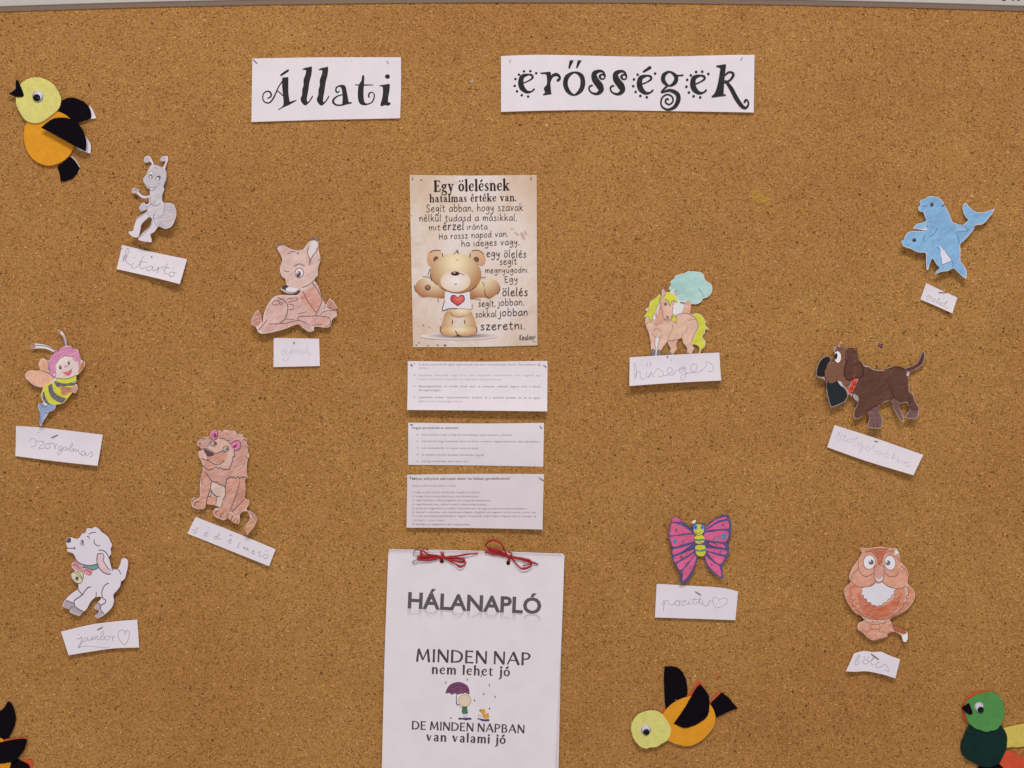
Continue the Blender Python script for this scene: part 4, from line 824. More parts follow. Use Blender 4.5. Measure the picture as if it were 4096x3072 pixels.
# ---- ant
GR = crayon((194, 185, 192), 80, .4); GR2 = crayon((180, 171, 180), 100, .5)
T = animal('paper_ant', 'grey pencil-coloured paper ant with curled antennae and big eyes', 'paper cutout', 'B',
    "365,165 375,130 410,113 435,130 460,170 478,207 520,220 575,240 598,200 603,172 565,180 548,160 560,125 600,118 632,125 632,170 615,215 602,262 618,300 622,360 605,420 590,460 598,490 580,540 576,590 585,630 610,643 660,640 705,660 730,710 738,770 722,840 690,900 630,928 580,915 545,900 530,915 500,960 455,990 470,1050 465,1075 400,1070 335,1055 325,1035 360,985 420,930 455,885 465,810 430,800 370,860 350,900 340,960 328,1010 320,1023 280,1022 230,990 218,960 262,950 275,900 298,820 320,795 380,755 412,735 412,700 395,720 350,735 325,710 330,680 355,640 380,635 400,655 430,640 430,582 390,590 340,575 290,535 250,530 240,500 262,470 290,480 320,490 318,520 350,550 400,560 437,550 440,500 400,460 368,400 365,360 395,325 410,280 440,225 455,207 430,180 405,190 375,190",
    lambda u, v: 1.2 + 2.2 * (v + 1) + 1.4 * max(0, u) * max(0, v + .3), paper((206, 196, 206)))
T.fill('head', "395,330 412,280 440,230 475,212 520,222 575,245 612,300 617,360 603,420 585,465 520,475 440,465 400,450 372,400 370,362", GR)
T.fill('abdomen', "608,648 660,643 700,662 727,712 733,770 718,838 685,897 630,922 582,910 545,893 560,820 595,760 602,700", crayon((184, 175, 182), 80, .6))
T.fill('torso', "442,500 500,480 590,470 592,492 575,540 572,590 580,630 530,668 480,668 440,630 432,590 440,550", GR); T.fill('torso', "435,650 480,672 530,668 580,632 603,690 590,760 545,810 500,815 450,800 418,760 418,700", crayon((202, 193, 200), 80, .4))
T.fill('hand', ["245,500 265,475 315,490 312,520 290,532 255,528", "330,710 335,680 357,645 380,640 408,690 390,718 352,730"], GR2); T.fill('antenna_tip', ["370,165 378,135 405,125 428,145 425,175 400,188 378,188", "552,160 562,130 598,124 608,150 600,172 570,178"], GR2)
T.fill('eye', [ell(447, 330, 25, 41, 5), ell(525, 355, 29, 40)], paper((214, 208, 214))); T.fill('eye_pupil', [ell(445, 345, 19, 26), ell(529, 360, 23, 27)], ink((74, 70, 76))); T.fill('eye_glint', [ell(443, 352, 10, 18), ell(526, 370, 11, 17)], WP)
T.lines('pencil_outline', [(4, "o " + ell(447, 330, 25, 41, 5)), (4, "o " + ell(525, 355, 29, 40)), (4, "395,430 430,465 480,470 530,455"), (5, "430,468 445,498 475,500 495,472"), (4, "478,248 500,245 515,262"), (4, "445,580 450,640 480,670 530,665 565,640"), (4, "400,690 455,655 500,630 505,600"), (3, "415,690 418,760 450,805"), (4, "600,650 605,700 590,760 550,810"),
    (4, "440,800 380,850 350,890"), (4, "485,760 490,830 525,895"), (4, "485,816 520,820"), (4, "500,760 485,810"), (4, "540,770 535,890"), (4, "298,822 330,800 400,752"), (4, "470,810 465,885 400,965 335,1025"), (4, "390,720 350,735 330,712"), (4, "265,480 280,500"), (4, "285,480 295,505"), (4, "535,425 548,430"), (3, "440,550 400,562 350,550"), (4, "470,210 520,222 575,245"), (4, "617,290 620,360 600,425 588,462")], PCD)
# ---- fawn (plain generic deer)
FW = crayon((204, 158, 146), 55, .6); FWD = crayon((186, 122, 104), 60, .45); FO = ink((92, 70, 72))
T = animal('paper_fawn', 'light brown paper fawn lying down with its head turned', 'paper cutout', 'C',
    "400,215* 430,205 500,235 595,275 690,270 740,210 800,145 825,130* 862,170 872,290 888,380 862,480 858,560 822,600 868,690 905,800 945,880 990,810* 1030,840 1080,920* 1060,950 1075,1000 1020,1050 1005,1110 960,1135 830,1125 822,1165 770,1180 700,1140 640,1100 500,1150 350,1190 230,1198 185,1130 135,1100* 145,1020 200,940 240,1000 258,1060 270,980 310,880 370,800 450,775 560,775 640,770 668,720 600,755 520,752 455,712 448,685* 520,665 505,600 465,570 440,490 465,380 430,300 405,250", lambda u, v: 1.4 + .5 * (v + 1) ** 2 + 1.8 * max(0, -u - .2) * max(0, v), paper((208, 186, 184)), 12)
T.fill('head', "470,385 540,310 640,278 720,275 790,320 870,330 885,385 860,480 850,560 800,625 720,680 640,710 560,700 515,660 500,600 462,545 455,470", crayon((212, 176, 166), 55, .5)); T.fill('ear', ["412,230 440,218 500,245 590,290 520,320 470,372 435,300", "740,235 800,150 845,140 866,200 866,300 800,400 770,430 720,330"], crayon((206, 164, 152), 60, .5))
T.fill('ear_inner', ["760,250 790,185 830,172 855,215 840,280 800,330 772,362 745,310"], paper((212, 202, 206))); T.fill('ear_tip', ["402,250 408,210 450,210 470,228 425,232 412,255", "775,172 822,132 855,160 860,185 820,170"], crayon((104, 92, 96), 30, .2))
T.fill('body', "670,735 760,690 815,640 860,700 900,800 945,885 900,960 845,1005 700,1010 640,1055 560,1100 440,1130 330,1160 240,1180 215,1150 262,1070 290,950 330,870 390,805 470,785 640,785", FW); T.fill('chest', "780,700 815,650 870,720 900,810 905,850 860,960 845,1000 760,930 690,860 670,760", crayon((200, 138, 122), 70, .5))
T.fill('leg', ["340,1095 500,1085 650,1055 700,1075 760,1120 815,1150 810,1170 770,1172 700,1130 640,1098 500,1140 350,1180 250,1185 300,1120", "650,1040 760,1010 900,1018 985,1022 1003,1060 990,1105 940,1125 830,1115 760,1085"], crayon((204, 150, 138), 10, .55)); T.fill('leg', "880,1000 930,945 1000,950 1065,950 1068,1000 1025,1040 1000,1020 900,1015", FW)
T.fill('tail', "145,1095 150,1030 195,950 235,990 245,1060 215,1110 180,1120", FWD); T.fill('knee', "960,910 990,825 1025,850 1070,920 1040,940", FWD)
T.fill('muzzle', "455,700 510,672 560,690 640,705 600,745 530,745 480,725", paper((218, 208, 210))); T.fill('nose', "452,692 505,668 540,682 505,705 512,722 480,715", ink((66, 58, 62)))
T.fill('eye', ell(655, 530, 46, 52, 8), paper((216, 208, 212))); T.fill('eye_pupil', ell(648, 545, 25, 34, 8), ink((88, 72, 76))); T.fill('eye_glint', ell(640, 530, 8, 10), WP)
T.lines('pencil_outline', [(5, "o " + ell(655, 530, 46, 52, 8)), (5, "600,455 650,430 710,450"), (4, "490,500 510,515 540,512"), (5, "770,445 768,370 745,310 760,250"), (5, "772,420 800,350 845,290 862,250"), (4, "865,395 880,380"), (5, "800,640 850,700 895,790 905,850 850,975 840,1000"), (5, "695,730 745,830 800,910 840,965"),
    (6, "420,805 480,830 525,880 530,950 500,1040 450,1085"), (5, "330,1095 480,1090 560,1075 650,1055 720,1080 790,1120"), (5, "645,1045 655,1015 750,1010 860,1005 980,1022 1003,1060"), (4, "800,1115 860,1100 920,1098"), (5, "215,1160 270,1100 300,1050"), (5, "245,1010 258,1075"), (4, "880,1000 950,950 1060,950"), (4, "945,885 935,930"), (4, "970,905 1040,940 1075,925"),
    (4, "o " + ell(400, 860, 40, 24, -15)), (4, "o " + ell(460, 872, 18, 14)), (4, "525,815 560,812 565,850 530,850"), (4, "570,812 630,805 630,835 580,840"), (4, "540,880 590,885 590,930 545,935"), (4, "640,985 740,960"), (4, "505,1040 600,1045"), (5, "690,690 760,665 825,610"), (4, "528,320 560,298 610,292"), (4, "460,690 520,735 600,745 660,715"), (3, "410,845 480,810"), (4, "1005,1060 1000,1100 950,1128")], FO)
T.dot(638, 313, 3, mat=DARKSTEEL); TF = T
T2 = Thing('loose_pin', 'dark pin head stuck in the card under the fawn', 'pin', 'C', ell(600, 1302, 8, 8), lambda u, v: 1.9); T2.dot(598, 1302, 3, mat=DARKSTEEL); T2.dot(603, 1296, 1.5, lift=.0011)
# ---- bee
T = animal('paper_bee', 'yellow and grey striped paper bee with pink curly hair and orange wings', 'paper cutout', 'D',
    "235,235 255,213 300,213 380,223 450,248 500,283 540,293 570,275 610,250 622,235 600,150 560,85 540,68 570,60 612,100 640,170 648,235 700,243 720,270 770,283 790,330 815,400 852,415 857,460 830,510 775,568 757,578 760,640 747,665 775,695 772,740 745,780 705,772 670,830 610,893 532,912 527,940 500,972 450,1002 420,1042 390,1092 362,1152* 343,1130 345,1060 338,980 323,910 350,893 385,888 368,850 360,780 375,722 330,712 260,682 205,632 180,580 195,540 240,520 340,518 328,450 348,395 380,383 430,408 455,393 473,345 508,315 490,307 430,282 380,270 300,268 262,272 238,257", lambda u, v: 1.5 + 1.5 * (v + 1) * (1 - .4 * v) + 2.5 * max(0, -v - .6), paper((216, 206, 208)), 11)
T.fill('wing', ["188,580 203,542 262,525 360,528 430,547 500,592 515,612 460,655 395,708 320,700 232,652", "337,430 360,393 400,397 437,422 432,490 460,560 400,528 347,514"], crayon((222, 160, 124), 20, .55)); T.fill('wing', "800,470 837,408 852,430 843,488 780,552", crayon((196, 116, 60), 60, .2))
T.fill('stinger', "330,905 370,895 420,925 440,905 528,915 500,968 440,1000 400,1060 365,1142 348,1130 350,1050 343,980", crayon((134, 152, 194), 60, .3))
T.fill('body', "500,650 560,665 640,680 745,665 720,760 670,828 610,888 530,910 450,903 387,868 366,780 380,722 430,675", crayon((208, 204, 52), 70, .15))
T.fill('stripe', ["505,640 560,662 640,676 745,660 738,690 640,700 560,712 525,690", "440,700 478,678 500,755 560,810 640,842 600,890 560,880 500,840 455,780", "372,800 392,760 410,830 455,897 500,910 430,903 385,860"], crayon((88, 86, 94), 50, .25))
T.fill('collar', "530,605 620,617 700,602 755,577 755,640 690,663 620,670 560,655 525,628", crayon((212, 210, 56), 70, .1)); T.fill('arm', "572,705 600,697 640,710 700,712 770,692 768,740 743,776 705,764 640,800 600,795 585,750", crayon((188, 122, 72), 70, .35)); T.fill('hand', "715,705 768,690 768,740 743,775 708,762", crayon((196, 148, 122), 70, .4))
T.fill('hair', "475,347 520,305 570,277 620,252 700,247 720,272 768,287 793,340 810,400 800,465 778,490 500,560 525,590 490,598 465,583 455,512 437,514 432,470 445,430 455,395", crayon((208, 124, 168), 60, .35)); T.fill('face', "550,402 570,375 620,355 712,360 745,400 775,420 782,480 755,568 700,600 620,615 550,602 528,545 522,450", crayon((224, 200, 194), 40, .5))
T.fill('antenna_tip', [ell(265, 240, 21, 20), "545,68 570,62 585,78 560,82"], crayon((196, 116, 84), 40, .2)); T.fill('antenna_tip', "600,110 620,120 640,180 645,238 625,238 618,180", crayon((190, 160, 172), 40, .3))
T.fill('eye_pupil', [ell(577, 485, 17, 24), ell(674, 433, 14, 22)], ink((74, 68, 70))); T.fill('mouth', "608,540* 660,538 705,502* 708,540 690,572 665,582 635,570", ink((200, 88, 112))); T.fill('eye_glint', [ell(584, 478, 6, 9), ell(679, 426, 5, 8)], WP)
T.lines('pencil_outline', [(4, "602,540 655,540 710,500"), (5, "625,487 640,470 665,468"), (4, "520,450 550,405 585,372* 605,372 620,355 715,362* 730,400 765,420"), (4, "430,490 452,520"), (4, "490,598 515,600 525,555"), (5, "525,605 620,617 700,602 755,575"), (4, "525,630 560,655 620,670 690,663 752,640"), (4, "205,632 260,680 330,710 380,714"), (4, "345,518 430,545 500,590"),
    (4, "430,410 440,430 458,560"), (4, "295,235 400,240 470,270 520,302"), (4, "505,305 545,300"), (4, "372,905 380,935 420,930 430,910"), (4, "405,1005 440,1005 470,985"), (4, "345,985 350,1060 350,1130"), (4, "600,718 635,712 660,725"), (4, "o " + ell(265, 240, 22, 21)), (3, "475,345 520,308 560,285"), (3, "700,247 715,272"), (3, "480,670 500,755 560,810 650,842"), (3, "440,700 455,780 500,840 560,880"), (4, "625,240 605,150 560,85")], ink((110, 84, 98)))
T.dot(270, 214, 2, lift=.0006); T.dot(467, 314, 2.2, lift=.0006)
# ---- lion
LM = crayon((196, 140, 122), 60, .45); LB = crayon((200, 134, 108), 65, .5); LF = crayon((208, 164, 148), 55, .5); LO = ink((86, 72, 78))
T = animal('paper_lion', 'orange brown paper lion sitting with pink ears and shaggy mane', 'paper cutout', 'E',
    "190,255 215,220 265,190 325,180 335,140 370,112 410,117 470,130* 500,108 560,125* 600,118 625,145 690,165* 690,185 745,215* 735,245 755,300* 750,340 765,400* 745,450 735,560 750,640* 720,660 718,760 722,860 765,880 765,930 740,985 790,1005 845,1050 855,1100 830,1170 800,1210 752,1265* 718,1190 735,1140 775,1090 780,1060 750,1010 700,1010 665,1050 670,1100 650,1140 600,1130 540,1080 490,1105 430,1085 385,1060 370,1010 400,970 455,975 380,940 300,930 275,975 220,985 150,965 130,910 145,860 215,855 222,760 225,640 250,560 240,470 205,400 205,350 240,330 215,300 192,278", lambda u, v: 1.3 + 1.3 * (v + 1) + 1.2 * max(0, u) * max(0, v), crayon((206, 168, 156), 60, .6), 12)
T.fill('mane', "200,260 230,222 325,185 330,210 420,115 470,135 560,130 625,150 690,190 735,245 752,340 745,400 730,450 725,560 742,635 640,640 520,650 500,745 440,715 370,680 320,620 275,560 300,480 245,430 235,330", LM)
T.fill('body', ["250,560 285,575 320,640 350,680 330,780 300,860 290,940 260,975 200,975 140,930 150,870 220,860 232,760", "520,650 655,650 720,660 715,860 700,900 600,1000 550,1020 520,1090 480,1095 390,1050 380,1000 455,965 480,860 500,745", "720,875 760,885 755,930 700,1000 640,1045 580,1010 650,930", "310,860 400,850 405,930 300,925"], LB)
T.fill('chest', "350,685 440,720 500,750 490,860 460,960 410,935 400,850 345,770 340,720", crayon((208, 176, 162), 50, .6)); T.fill('leg', "655,655 718,665 716,850 600,985 560,1005 600,850", crayon((194, 132, 110), 70, .4))
T.fill('paw', ["530,1040 560,1030 620,1060 665,1090 650,1135 600,1125 540,1085"], crayon((204, 142, 116), 20, .5)); T.fill('tail', ["745,990 790,1008 843,1052 850,1100 830,1130 805,1070 775,1025 745,1005"], crayon((176, 122, 108), 40, .4)); T.fill('tail_tuft', "722,1190 738,1140 790,1080 835,1110 825,1170 795,1208 755,1255", crayon((194, 138, 100), 70, .4))
T.fill('face', "300,300 325,235 370,210 430,190 500,210 560,250 600,330 600,400 580,450 545,545 440,540 330,550 270,520 245,440 210,405 205,360 250,325", LF); T.fill('muzzle', ["300,430 400,370 480,350 530,390 490,450 420,490 340,490", "250,440 310,450 350,490 420,500 350,540 290,530 260,500"], LB)
T.fill('ear', ["335,150 370,120 410,122 415,170 390,215 350,205 330,180", "560,265 600,230 645,232 668,270 655,320 610,340 575,320"], crayon((206, 104, 146), 50, .35)); T.fill('ear_hollow', ["370,165 395,150 400,190 382,200", "580,295 630,270 610,310 590,312"], ink((128, 46, 84)))
T.fill('eye', [ell(370, 265, 34, 27), ell(506, 322, 35, 33), "305,295 320,245 340,250 335,290"], crayon((192, 160, 142), 40, .5)); T.fill('eye_pupil', [ell(382, 262, 16, 17), ell(515, 322, 17, 18)], ink((84, 62, 60))); T.fill('eye_glint', [ell(376, 258, 5, 5), ell(508, 316, 6, 6)], WP); T.fill('nose', "262,330 300,332 375,375 378,390 320,405 295,395", ink((84, 62, 66)))
T.lines('pencil_outline', [(5, "o " + ell(370, 265, 34, 27)), (5, "o " + ell(506, 322, 35, 33)), (6, "220,330 300,320 390,370 450,348 500,345"), (6, "235,425 280,440 305,445 305,400"), (5, "305,440 360,480 420,498 475,465 495,455*"), (5, "470,445 485,460"), (6, "250,500 300,545 350,545 400,520* 420,535 450,525* 480,545 545,545* 580,450* 585,400* 605,415* 598,340"),
    (6, "430,195 470,215* 475,200 520,235* 530,225 555,270* 600,232 645,232 668,268 655,320 612,340 590,325"), (6, "325,190 350,220 395,218 415,175 410,120"), (5, "345,225 300,300"), (6, "512,655 545,640* 560,625 580,645* 590,625 615,648* 640,625 655,650* 690,625 700,645* 720,625 740,640"), (6, "275,570 320,630 350,675* 400,690 410,685 430,710* 480,725 498,745* 520,650"),
    (6, "350,685 330,780 300,880 292,935"), (5, "500,745 505,830 480,880 460,970"), (5, "660,680 640,780 600,890 560,1000"), (5, "345,770 380,830 405,840 400,930"), (5, "310,840 345,850* 345,770"), (5, "345,780 400,840 445,840"), (5, "720,870 640,950 580,1010"), (4, "210,265 230,255* 215,300"), (4, "240,205 270,210 285,195"), (4, "620,140 640,158"), (4, "700,215 735,225"), (4, "725,290 750,310"), (4, "725,400 750,425"),
    (6, "165,950 175,910 215,900"), (5, "140,900 155,875 190,870"), (6, "405,1040 400,1010 435,1000"), (6, "455,1080 455,1050 480,1030"), (5, "520,1080 540,1030"), (5, "570,1105 590,1055*"), (5, "600,1115 630,1080"), (5, "630,1130 650,1095"), (5, "235,560 232,640 245,700"), (4, "770,1095 730,1150 740,1210"), (5, "380,150 390,190")], LO)
T.fill('whisker_spot', [ell(x, y, 3, 3, 0, 8) for x, y in [(250, 375), (240, 395), (255, 405), (410, 465), (345, 430), (380, 415)]], LO, step=4); T.dot(515, 153, 2, mat=DARKSTEEL)
# ---- lamb
HF = crayon((172, 156, 166), 60, .25); BO = ink((82, 76, 84))
T = animal('paper_lamb', 'white paper lamb leaping with pink bow, teal collar and bell', 'paper cutout', 'F',
    "133,260 150,215 190,206 250,223 285,213 320,165 360,150 375,105 400,98 430,104* 475,84 520,108* 550,145* 600,180* 630,210 655,262* 672,300 655,345* 662,400 640,440 655,500 682,575 740,580 775,520 785,470 820,452 858,470 867,530 850,620 830,690 790,730 775,790 700,880 706,950 680,1030 600,1110 520,1152 480,1130 530,1075 478,1050 475,1020 515,970 558,912 490,912 430,960 380,1050 330,1090 290,1127 188,1087 183,1057 100,1012 140,930 200,870 275,815 278,760 250,737 213,700 198,640 240,603 205,560 208,510 250,483 247,450 215,397 152,372 148,330", lambda u, v: 1.3 + 1.0 * (v + 1) + .8 * max(0, u) * max(0, v + .4), paper((212, 203, 214)), 12)
T.fill('hoof', ["143,950 230,985 222,1010 185,1050 107,1012", "192,1075 230,1015 290,1050 333,1075 290,1120", "513,978 545,1000 540,1060 480,1045 482,1010", "485,1130 550,1065 583,1105 520,1147"], HF); T.fill('nose', "136,258 152,220 185,212 190,260 165,270 138,268", crayon((84, 72, 84), 30, .1)); T.fill('ear_inner', "505,410 535,400 565,430 580,500 640,610 655,635 610,632 545,600 510,540 498,470", crayon((216, 178, 184), 60, .4))
T.fill('collar', "318,520 400,535 500,520 520,560 470,588 395,570 340,562", crayon((96, 160, 152), 20, .15)); T.fill('bow_ribbon', ["210,545 225,500 250,488 300,505 315,550 310,585 250,590", "340,620 360,575 400,562 448,590 440,630 410,660 360,640", "300,590 330,570 350,590 335,612"], crayon((212, 134, 142), 40, .25)); T.fill('bell', "205,660 215,628 260,605 300,602 333,625 332,690 305,742 260,735 222,705", crayon((212, 200, 158), 40, .3)); T.fill('bell_clapper', "262,670 285,680 275,710 250,695", ink((80, 70, 76)))
T.fill('eye', ell(320, 268, 24, 36, 12), crayon((168, 170, 176), 50, .3)); T.fill('eye_pupil', ell(322, 262, 15, 24, 12), ink((84, 80, 88))); T.fill('eye_glint', ell(314, 268, 6, 13, 12), WP)
T.lines('pencil_outline', [(7, "150,332 215,335 235,320* 235,350"), (6, "400,168 440,150 482,147"), (6, "378,195 400,200 405,225"), (6, "465,235 462,270 485,295 505,308 530,300"), (7, "520,360 560,360 600,385 640,450 660,520 685,600"), (7, "505,400 495,470 510,545 560,610 620,640 665,635"), (6, "510,400 560,400 578,440 575,490 620,560 660,600"),
    (7, "245,460 280,505 350,530 420,540 510,520"), (6, "320,562 395,570 460,590 520,560"), (8, "425,792 390,800 350,850 320,890 240,945 232,985 245,1020"), (7, "275,815 295,845 325,880"), (7, "640,745 600,765 570,810 558,870 575,925 605,945 600,975 550,1010 545,1060"), (6, "490,850 492,890 480,920"), (6, "140,945 230,985"), (6, "232,1020 200,1025 185,1055"), (6, "255,1025 300,1060 340,1075"),
    (6, "515,980 545,1000"), (6, "550,1065 590,1105"), (6, "745,582 770,610 778,640"), (5, "210,545 230,525 270,545 300,580"), (5, "350,605 380,590 420,620 420,650"), (5, "213,700 240,735 280,750 310,740 335,690 335,625 300,603 250,610"), (5, "232,625 260,635 310,680 322,700"), (5, "270,620 300,635 325,690"), (5, "255,660 250,700 275,715"), (5, "790,720 775,790 700,880"), (4, "345,285 335,305")], BO)
# ---- horse
HB = crayon((220, 176, 152), 60, .35); HY = crayon((208, 206, 56), 70, .12); HO = ink((112, 88, 84))
T = animal('paper_horse', 'tan paper horse with yellow mane and tail before a teal tree', 'paper cutout', 'M',
    "540,298* 575,360 620,357 640,352 617,320 625,285 650,262 633,235 650,205 690,180 695,150 750,123 820,108 870,86 950,86 1030,98 1075,130 1090,185 1125,225 1165,243 1187,290 1189,335 1167,390 1120,432 1070,445 1042,492 980,520 915,522 905,590 898,650 925,653 980,640 1040,660 1080,710 1095,745 1122,752* 1098,770 1105,810 1152,857* 1097,857 1092,900 1060,950 1097,1020 1087,1080 1042,1130 1030,1172* 1010,1172* 1020,1100 980,1062 925,1057 947,1100 930,1140 905,1195* 845,1195* 850,1100 810,1042 785,972 735,990 715,1050 712,1130 665,1200* 610,1200* 620,1150 633,1110 603,1050 600,1002 560,1062 520,1112 502,1215* 388,1220* 378,1120 373,1050 343,900 318,840 303,770 308,710 340,690 288,707* 298,660 320,620 308,580 350,560 368,490 430,448 480,398 500,390 515,398 512,358", lambda u, v: .8 + .2 * (v + 1), paper((220, 212, 216)), 13)
T.fill('tree_trunk', "805,630 840,540 825,500 870,475 905,490 912,520 902,590 892,650 850,645", crayon((216, 160, 128), 75, .3)); T.fill('tree_crown', "735,462 705,420 722,350 645,352 622,320 630,285 655,262 638,235 655,205 695,183 700,153 752,128 822,112 872,92 948,92 1026,103 1070,133 1084,187 1122,230 1160,248 1181,292 1182,335 1162,386 1116,427 1066,440 1038,488 978,514 918,517 893,480 860,475 810,488 755,472", crayon((166, 206, 200), 70, .5, back=(206, 214, 216)))
T.fill('tree_crown', "640,240 700,190 850,130 860,200 840,300 820,440 780,470 750,400 700,330 660,300", crayon((160, 202, 196), 80, .4, back=(206, 214, 216)))
T.fill('horse_body', "500,430 495,480 490,560 470,600 455,690 400,720 320,710 308,770 323,840 348,900 378,1050 382,1120 430,1120 428,1050 436,950 497,965 490,1010 470,1060 462,1130 508,1130 558,1058 598,1000 735,988 783,970 813,1040 855,1100 852,1165 908,1165 942,1100 918,1045 940,960 990,880 998,800 985,730 930,672 860,648 790,642 720,662 690,690 660,700 670,560 692,500 690,440 600,380 545,400", HB)
T.fill('horse_leg', "604,1003 730,990 712,1050 708,1130 665,1183 622,1165 637,1110 607,1050", crayon((214, 164, 138), 60, .35)); T.fill('horse_neck', "500,480 535,560 545,690 580,740 480,800 430,780 450,690 480,600", crayon((208, 150, 122), 80, .4)); T.fill('horse_ear', ["515,350 540,305 570,360 550,420 520,410", "680,370 715,335 720,400 700,410"], crayon((208, 166, 156), 70, .4))
T.fill('horse_mane', ["500,394 518,410 510,450 483,500 465,560 445,600 450,690* 430,650 410,640 400,700 370,768* 355,720 345,690 291,705* 301,660 323,620 355,592 312,580 352,562 372,492 430,450 480,402", "575,375 620,360 680,395 710,440 735,480 728,500* 690,475 660,480 628,545* 610,510 600,465 555,462 568,410", "668,650 700,670 720,700 722,750 713,775* 690,745 680,770* 668,735 648,708"], HY)
T.fill('horse_tail', "925,656 980,645 1038,663 1076,712 1092,748 1110,755* 1094,770 1100,812 1140,855* 1092,852 1088,900 1056,950 1092,1020 1083,1078 1038,1128 1026,1168* 1015,1168* 1024,1098 982,1058 925,1052 920,1020 960,930 998,860 1000,790 975,715", HY)
T.fill('hoof', ["382,1120 430,1125 428,1212 392,1215", "462,1125 512,1135 502,1210 455,1212", "622,1152 660,1180 658,1195 614,1195", "852,1162 905,1178 900,1192 848,1192"], crayon((112, 106, 112), 60, .2))
T.lines('pencil_outline', [(4, "540,305 515,350 520,410"), (4, "545,310 572,358 548,420"), (4, "675,370 715,335 722,400"), (4, "520,440 498,480 500,570 530,610 540,680 570,735 620,745 650,720 665,680"), (4, "665,530 685,510 692,480"), (4, "670,550 660,640 665,690"), (4, "500,394 516,412 505,450"), (4, "500,440 470,530 445,600 450,690 410,640 400,700 370,768 345,690 290,705"), (4, "300,660 322,620 350,595"),
    (4, "560,462 600,465 612,510 628,545 660,480 690,475 728,500"), (4, "668,650 718,700 713,775 690,745 680,770"), (5, "690,690 720,665 790,640 870,648 950,690 990,750 998,830 950,920 918,1020"), (4, "598,1000 660,1002 735,988 783,970"), (4, "783,970 800,900"), (3, "830,900 855,850 850,800"), (3, "660,790 660,850 610,950 600,1000"), (3, "385,900 420,940 490,965 530,930"), (3, "415,870 440,845 490,860 515,900"), (3, "400,720 420,780 460,810"),
    (4, "436,950 430,1050 440,1110 430,1200"), (4, "497,965 470,1060 460,1120"), (3, "340,760 310,800 345,900 375,1050"), (4, "607,1050 637,1110 620,1150"), (4, "810,1042 855,1105 850,1160"), (4, "665,1185 710,1130"), (5, "600,680 595,695 605,705"), (4, "580,660 570,690 590,710 620,700"), (5, "645,680 658,690"), (4, "560,715 600,725 630,715"), (3, "880,735 980,715"), (4, "1010,312 1060,375 1070,425"), (4, "795,630 820,560 830,500")], HO)
T.fill('eye_pupil', ell(570, 520, 15, 15), ink((92, 70, 72))); T.lines('eye_lid', [(4, "545,505 570,500 590,515"), (3, "550,535 580,540 592,525")], HO); T.fill('nostril', [ell(598, 688, 9, 16, -25), ell(655, 690, 6, 8)], ink((88, 62, 62)))
T.pin(765, 495, 822, 506, mat=DARKSTEEL, r=1.5)
# ---- dolphins
DB = crayon((122, 168, 210), 60, .45, back=(170, 198, 224)); DB2 = crayon((126, 172, 214), 35, .3, back=(180, 204, 228)); DO = ink((72, 104, 150))
T = animal('paper_dolphins', 'pair of bright blue paper dolphins cut as one piece', 'paper cutout', 'N',
    "440,86 490,78 560,93 610,128 650,190 702,290 748,410 800,435 880,453 948,400 953,385 913,330 891,270 890,200 925,167 980,230 1040,275 1100,294 1180,283 1293,243* 1242,330 1147,437 1042,462 1022,510 962,590 882,670 847,705 847,800 842,900 852,940 892,1000 917,1060 907,1158* 850,1112 790,1052 750,1022 680,1052 590,1067 505,1102* 530,1050 573,1020 528,960 485,892 452,940 422,1038* 403,1038* 398,930 393,822 330,817 270,802 200,767 120,742 88,705 80,658* 116,648 128,605 168,553 240,535 350,533 415,530 330,517 232,497* 263,463 300,438 400,403 393,350 373,290 330,277 308,250 313,210 338,200 328,150 365,123 400,113", lambda u, v: 1.5 + 1.8 * (v + 1) + 1.2 * max(0, -u) * max(0, v + .2) + 1.5 * max(0, u - .3), paper((206, 206, 220)), 12)
T.fill('large_dolphin', "440,92 490,84 556,98 606,132 645,192 698,292 742,412 800,440 882,460 950,405 960,385 919,328 897,270 896,205 925,178 978,236 1038,281 1100,300 1182,289 1275,256* 1236,328 1143,430 1040,456 1016,508 957,586 877,666 840,703 840,800 836,900 846,942 886,1003 910,1060 900,1145* 852,1106 795,1048 752,1014 735,920 690,850 640,795 560,700 480,600 420,600 395,545 420,500 405,400 400,350 380,288 335,272 315,248 320,214 345,202 335,152 368,128 402,118", DB)
T.fill('small_dolphin', "88,660 122,650 134,608 172,558 240,541 350,540 420,540 480,600 560,700 590,790 595,900 600,990 575,1010 534,958 487,884 447,936 415,1020 404,930 400,815 332,812 272,796 202,761 124,736 94,702", DB2)
T.fill('fin', ["245,493 268,468 302,444 404,410 415,490 330,505", "512,1095 535,1052 600,980 680,940 740,922 750,1010 680,1045 590,1060", "800,520 780,450 860,455 910,485 950,525 870,540 800,545"], crayon((136, 178, 214), 20, .35, back=(190, 208, 228)))
T.fill('belly_patch', "590,797* 650,790 690,850 735,922* 600,977* 592,870", paper((212, 206, 222)))
T.fill('eye_pupil', [ell(485, 190, 23, 27, 20), ell(247, 653, 27, 26)], ink((56, 52, 70))); T.fill('eye_glint', [ell(478, 184, 6, 6), ell(240, 645, 7, 6)], ink((130, 140, 170)))
T.lines('pencil_outline', [(4, "365,205 400,215 430,200"), (4, "140,700 170,720 205,700"), (4, "545,500 520,560 480,590 445,612"), (4, "390,580 370,630 375,680"), (4, "800,545 870,540 950,525 910,485 870,455"), (4, "800,560 820,620 835,700"), (4, "595,870 600,975* 735,922"), (4, "650,795 735,922 745,1010"), (4, "415,450 425,490"), (3, "440,420 470,405"), (4, "535,750 555,755 590,795"), (3, "945,400 955,385")], DO, k=1.3)
T.pin(612, 208, 650, 190, mat=DARKSTEEL, r=1.4)
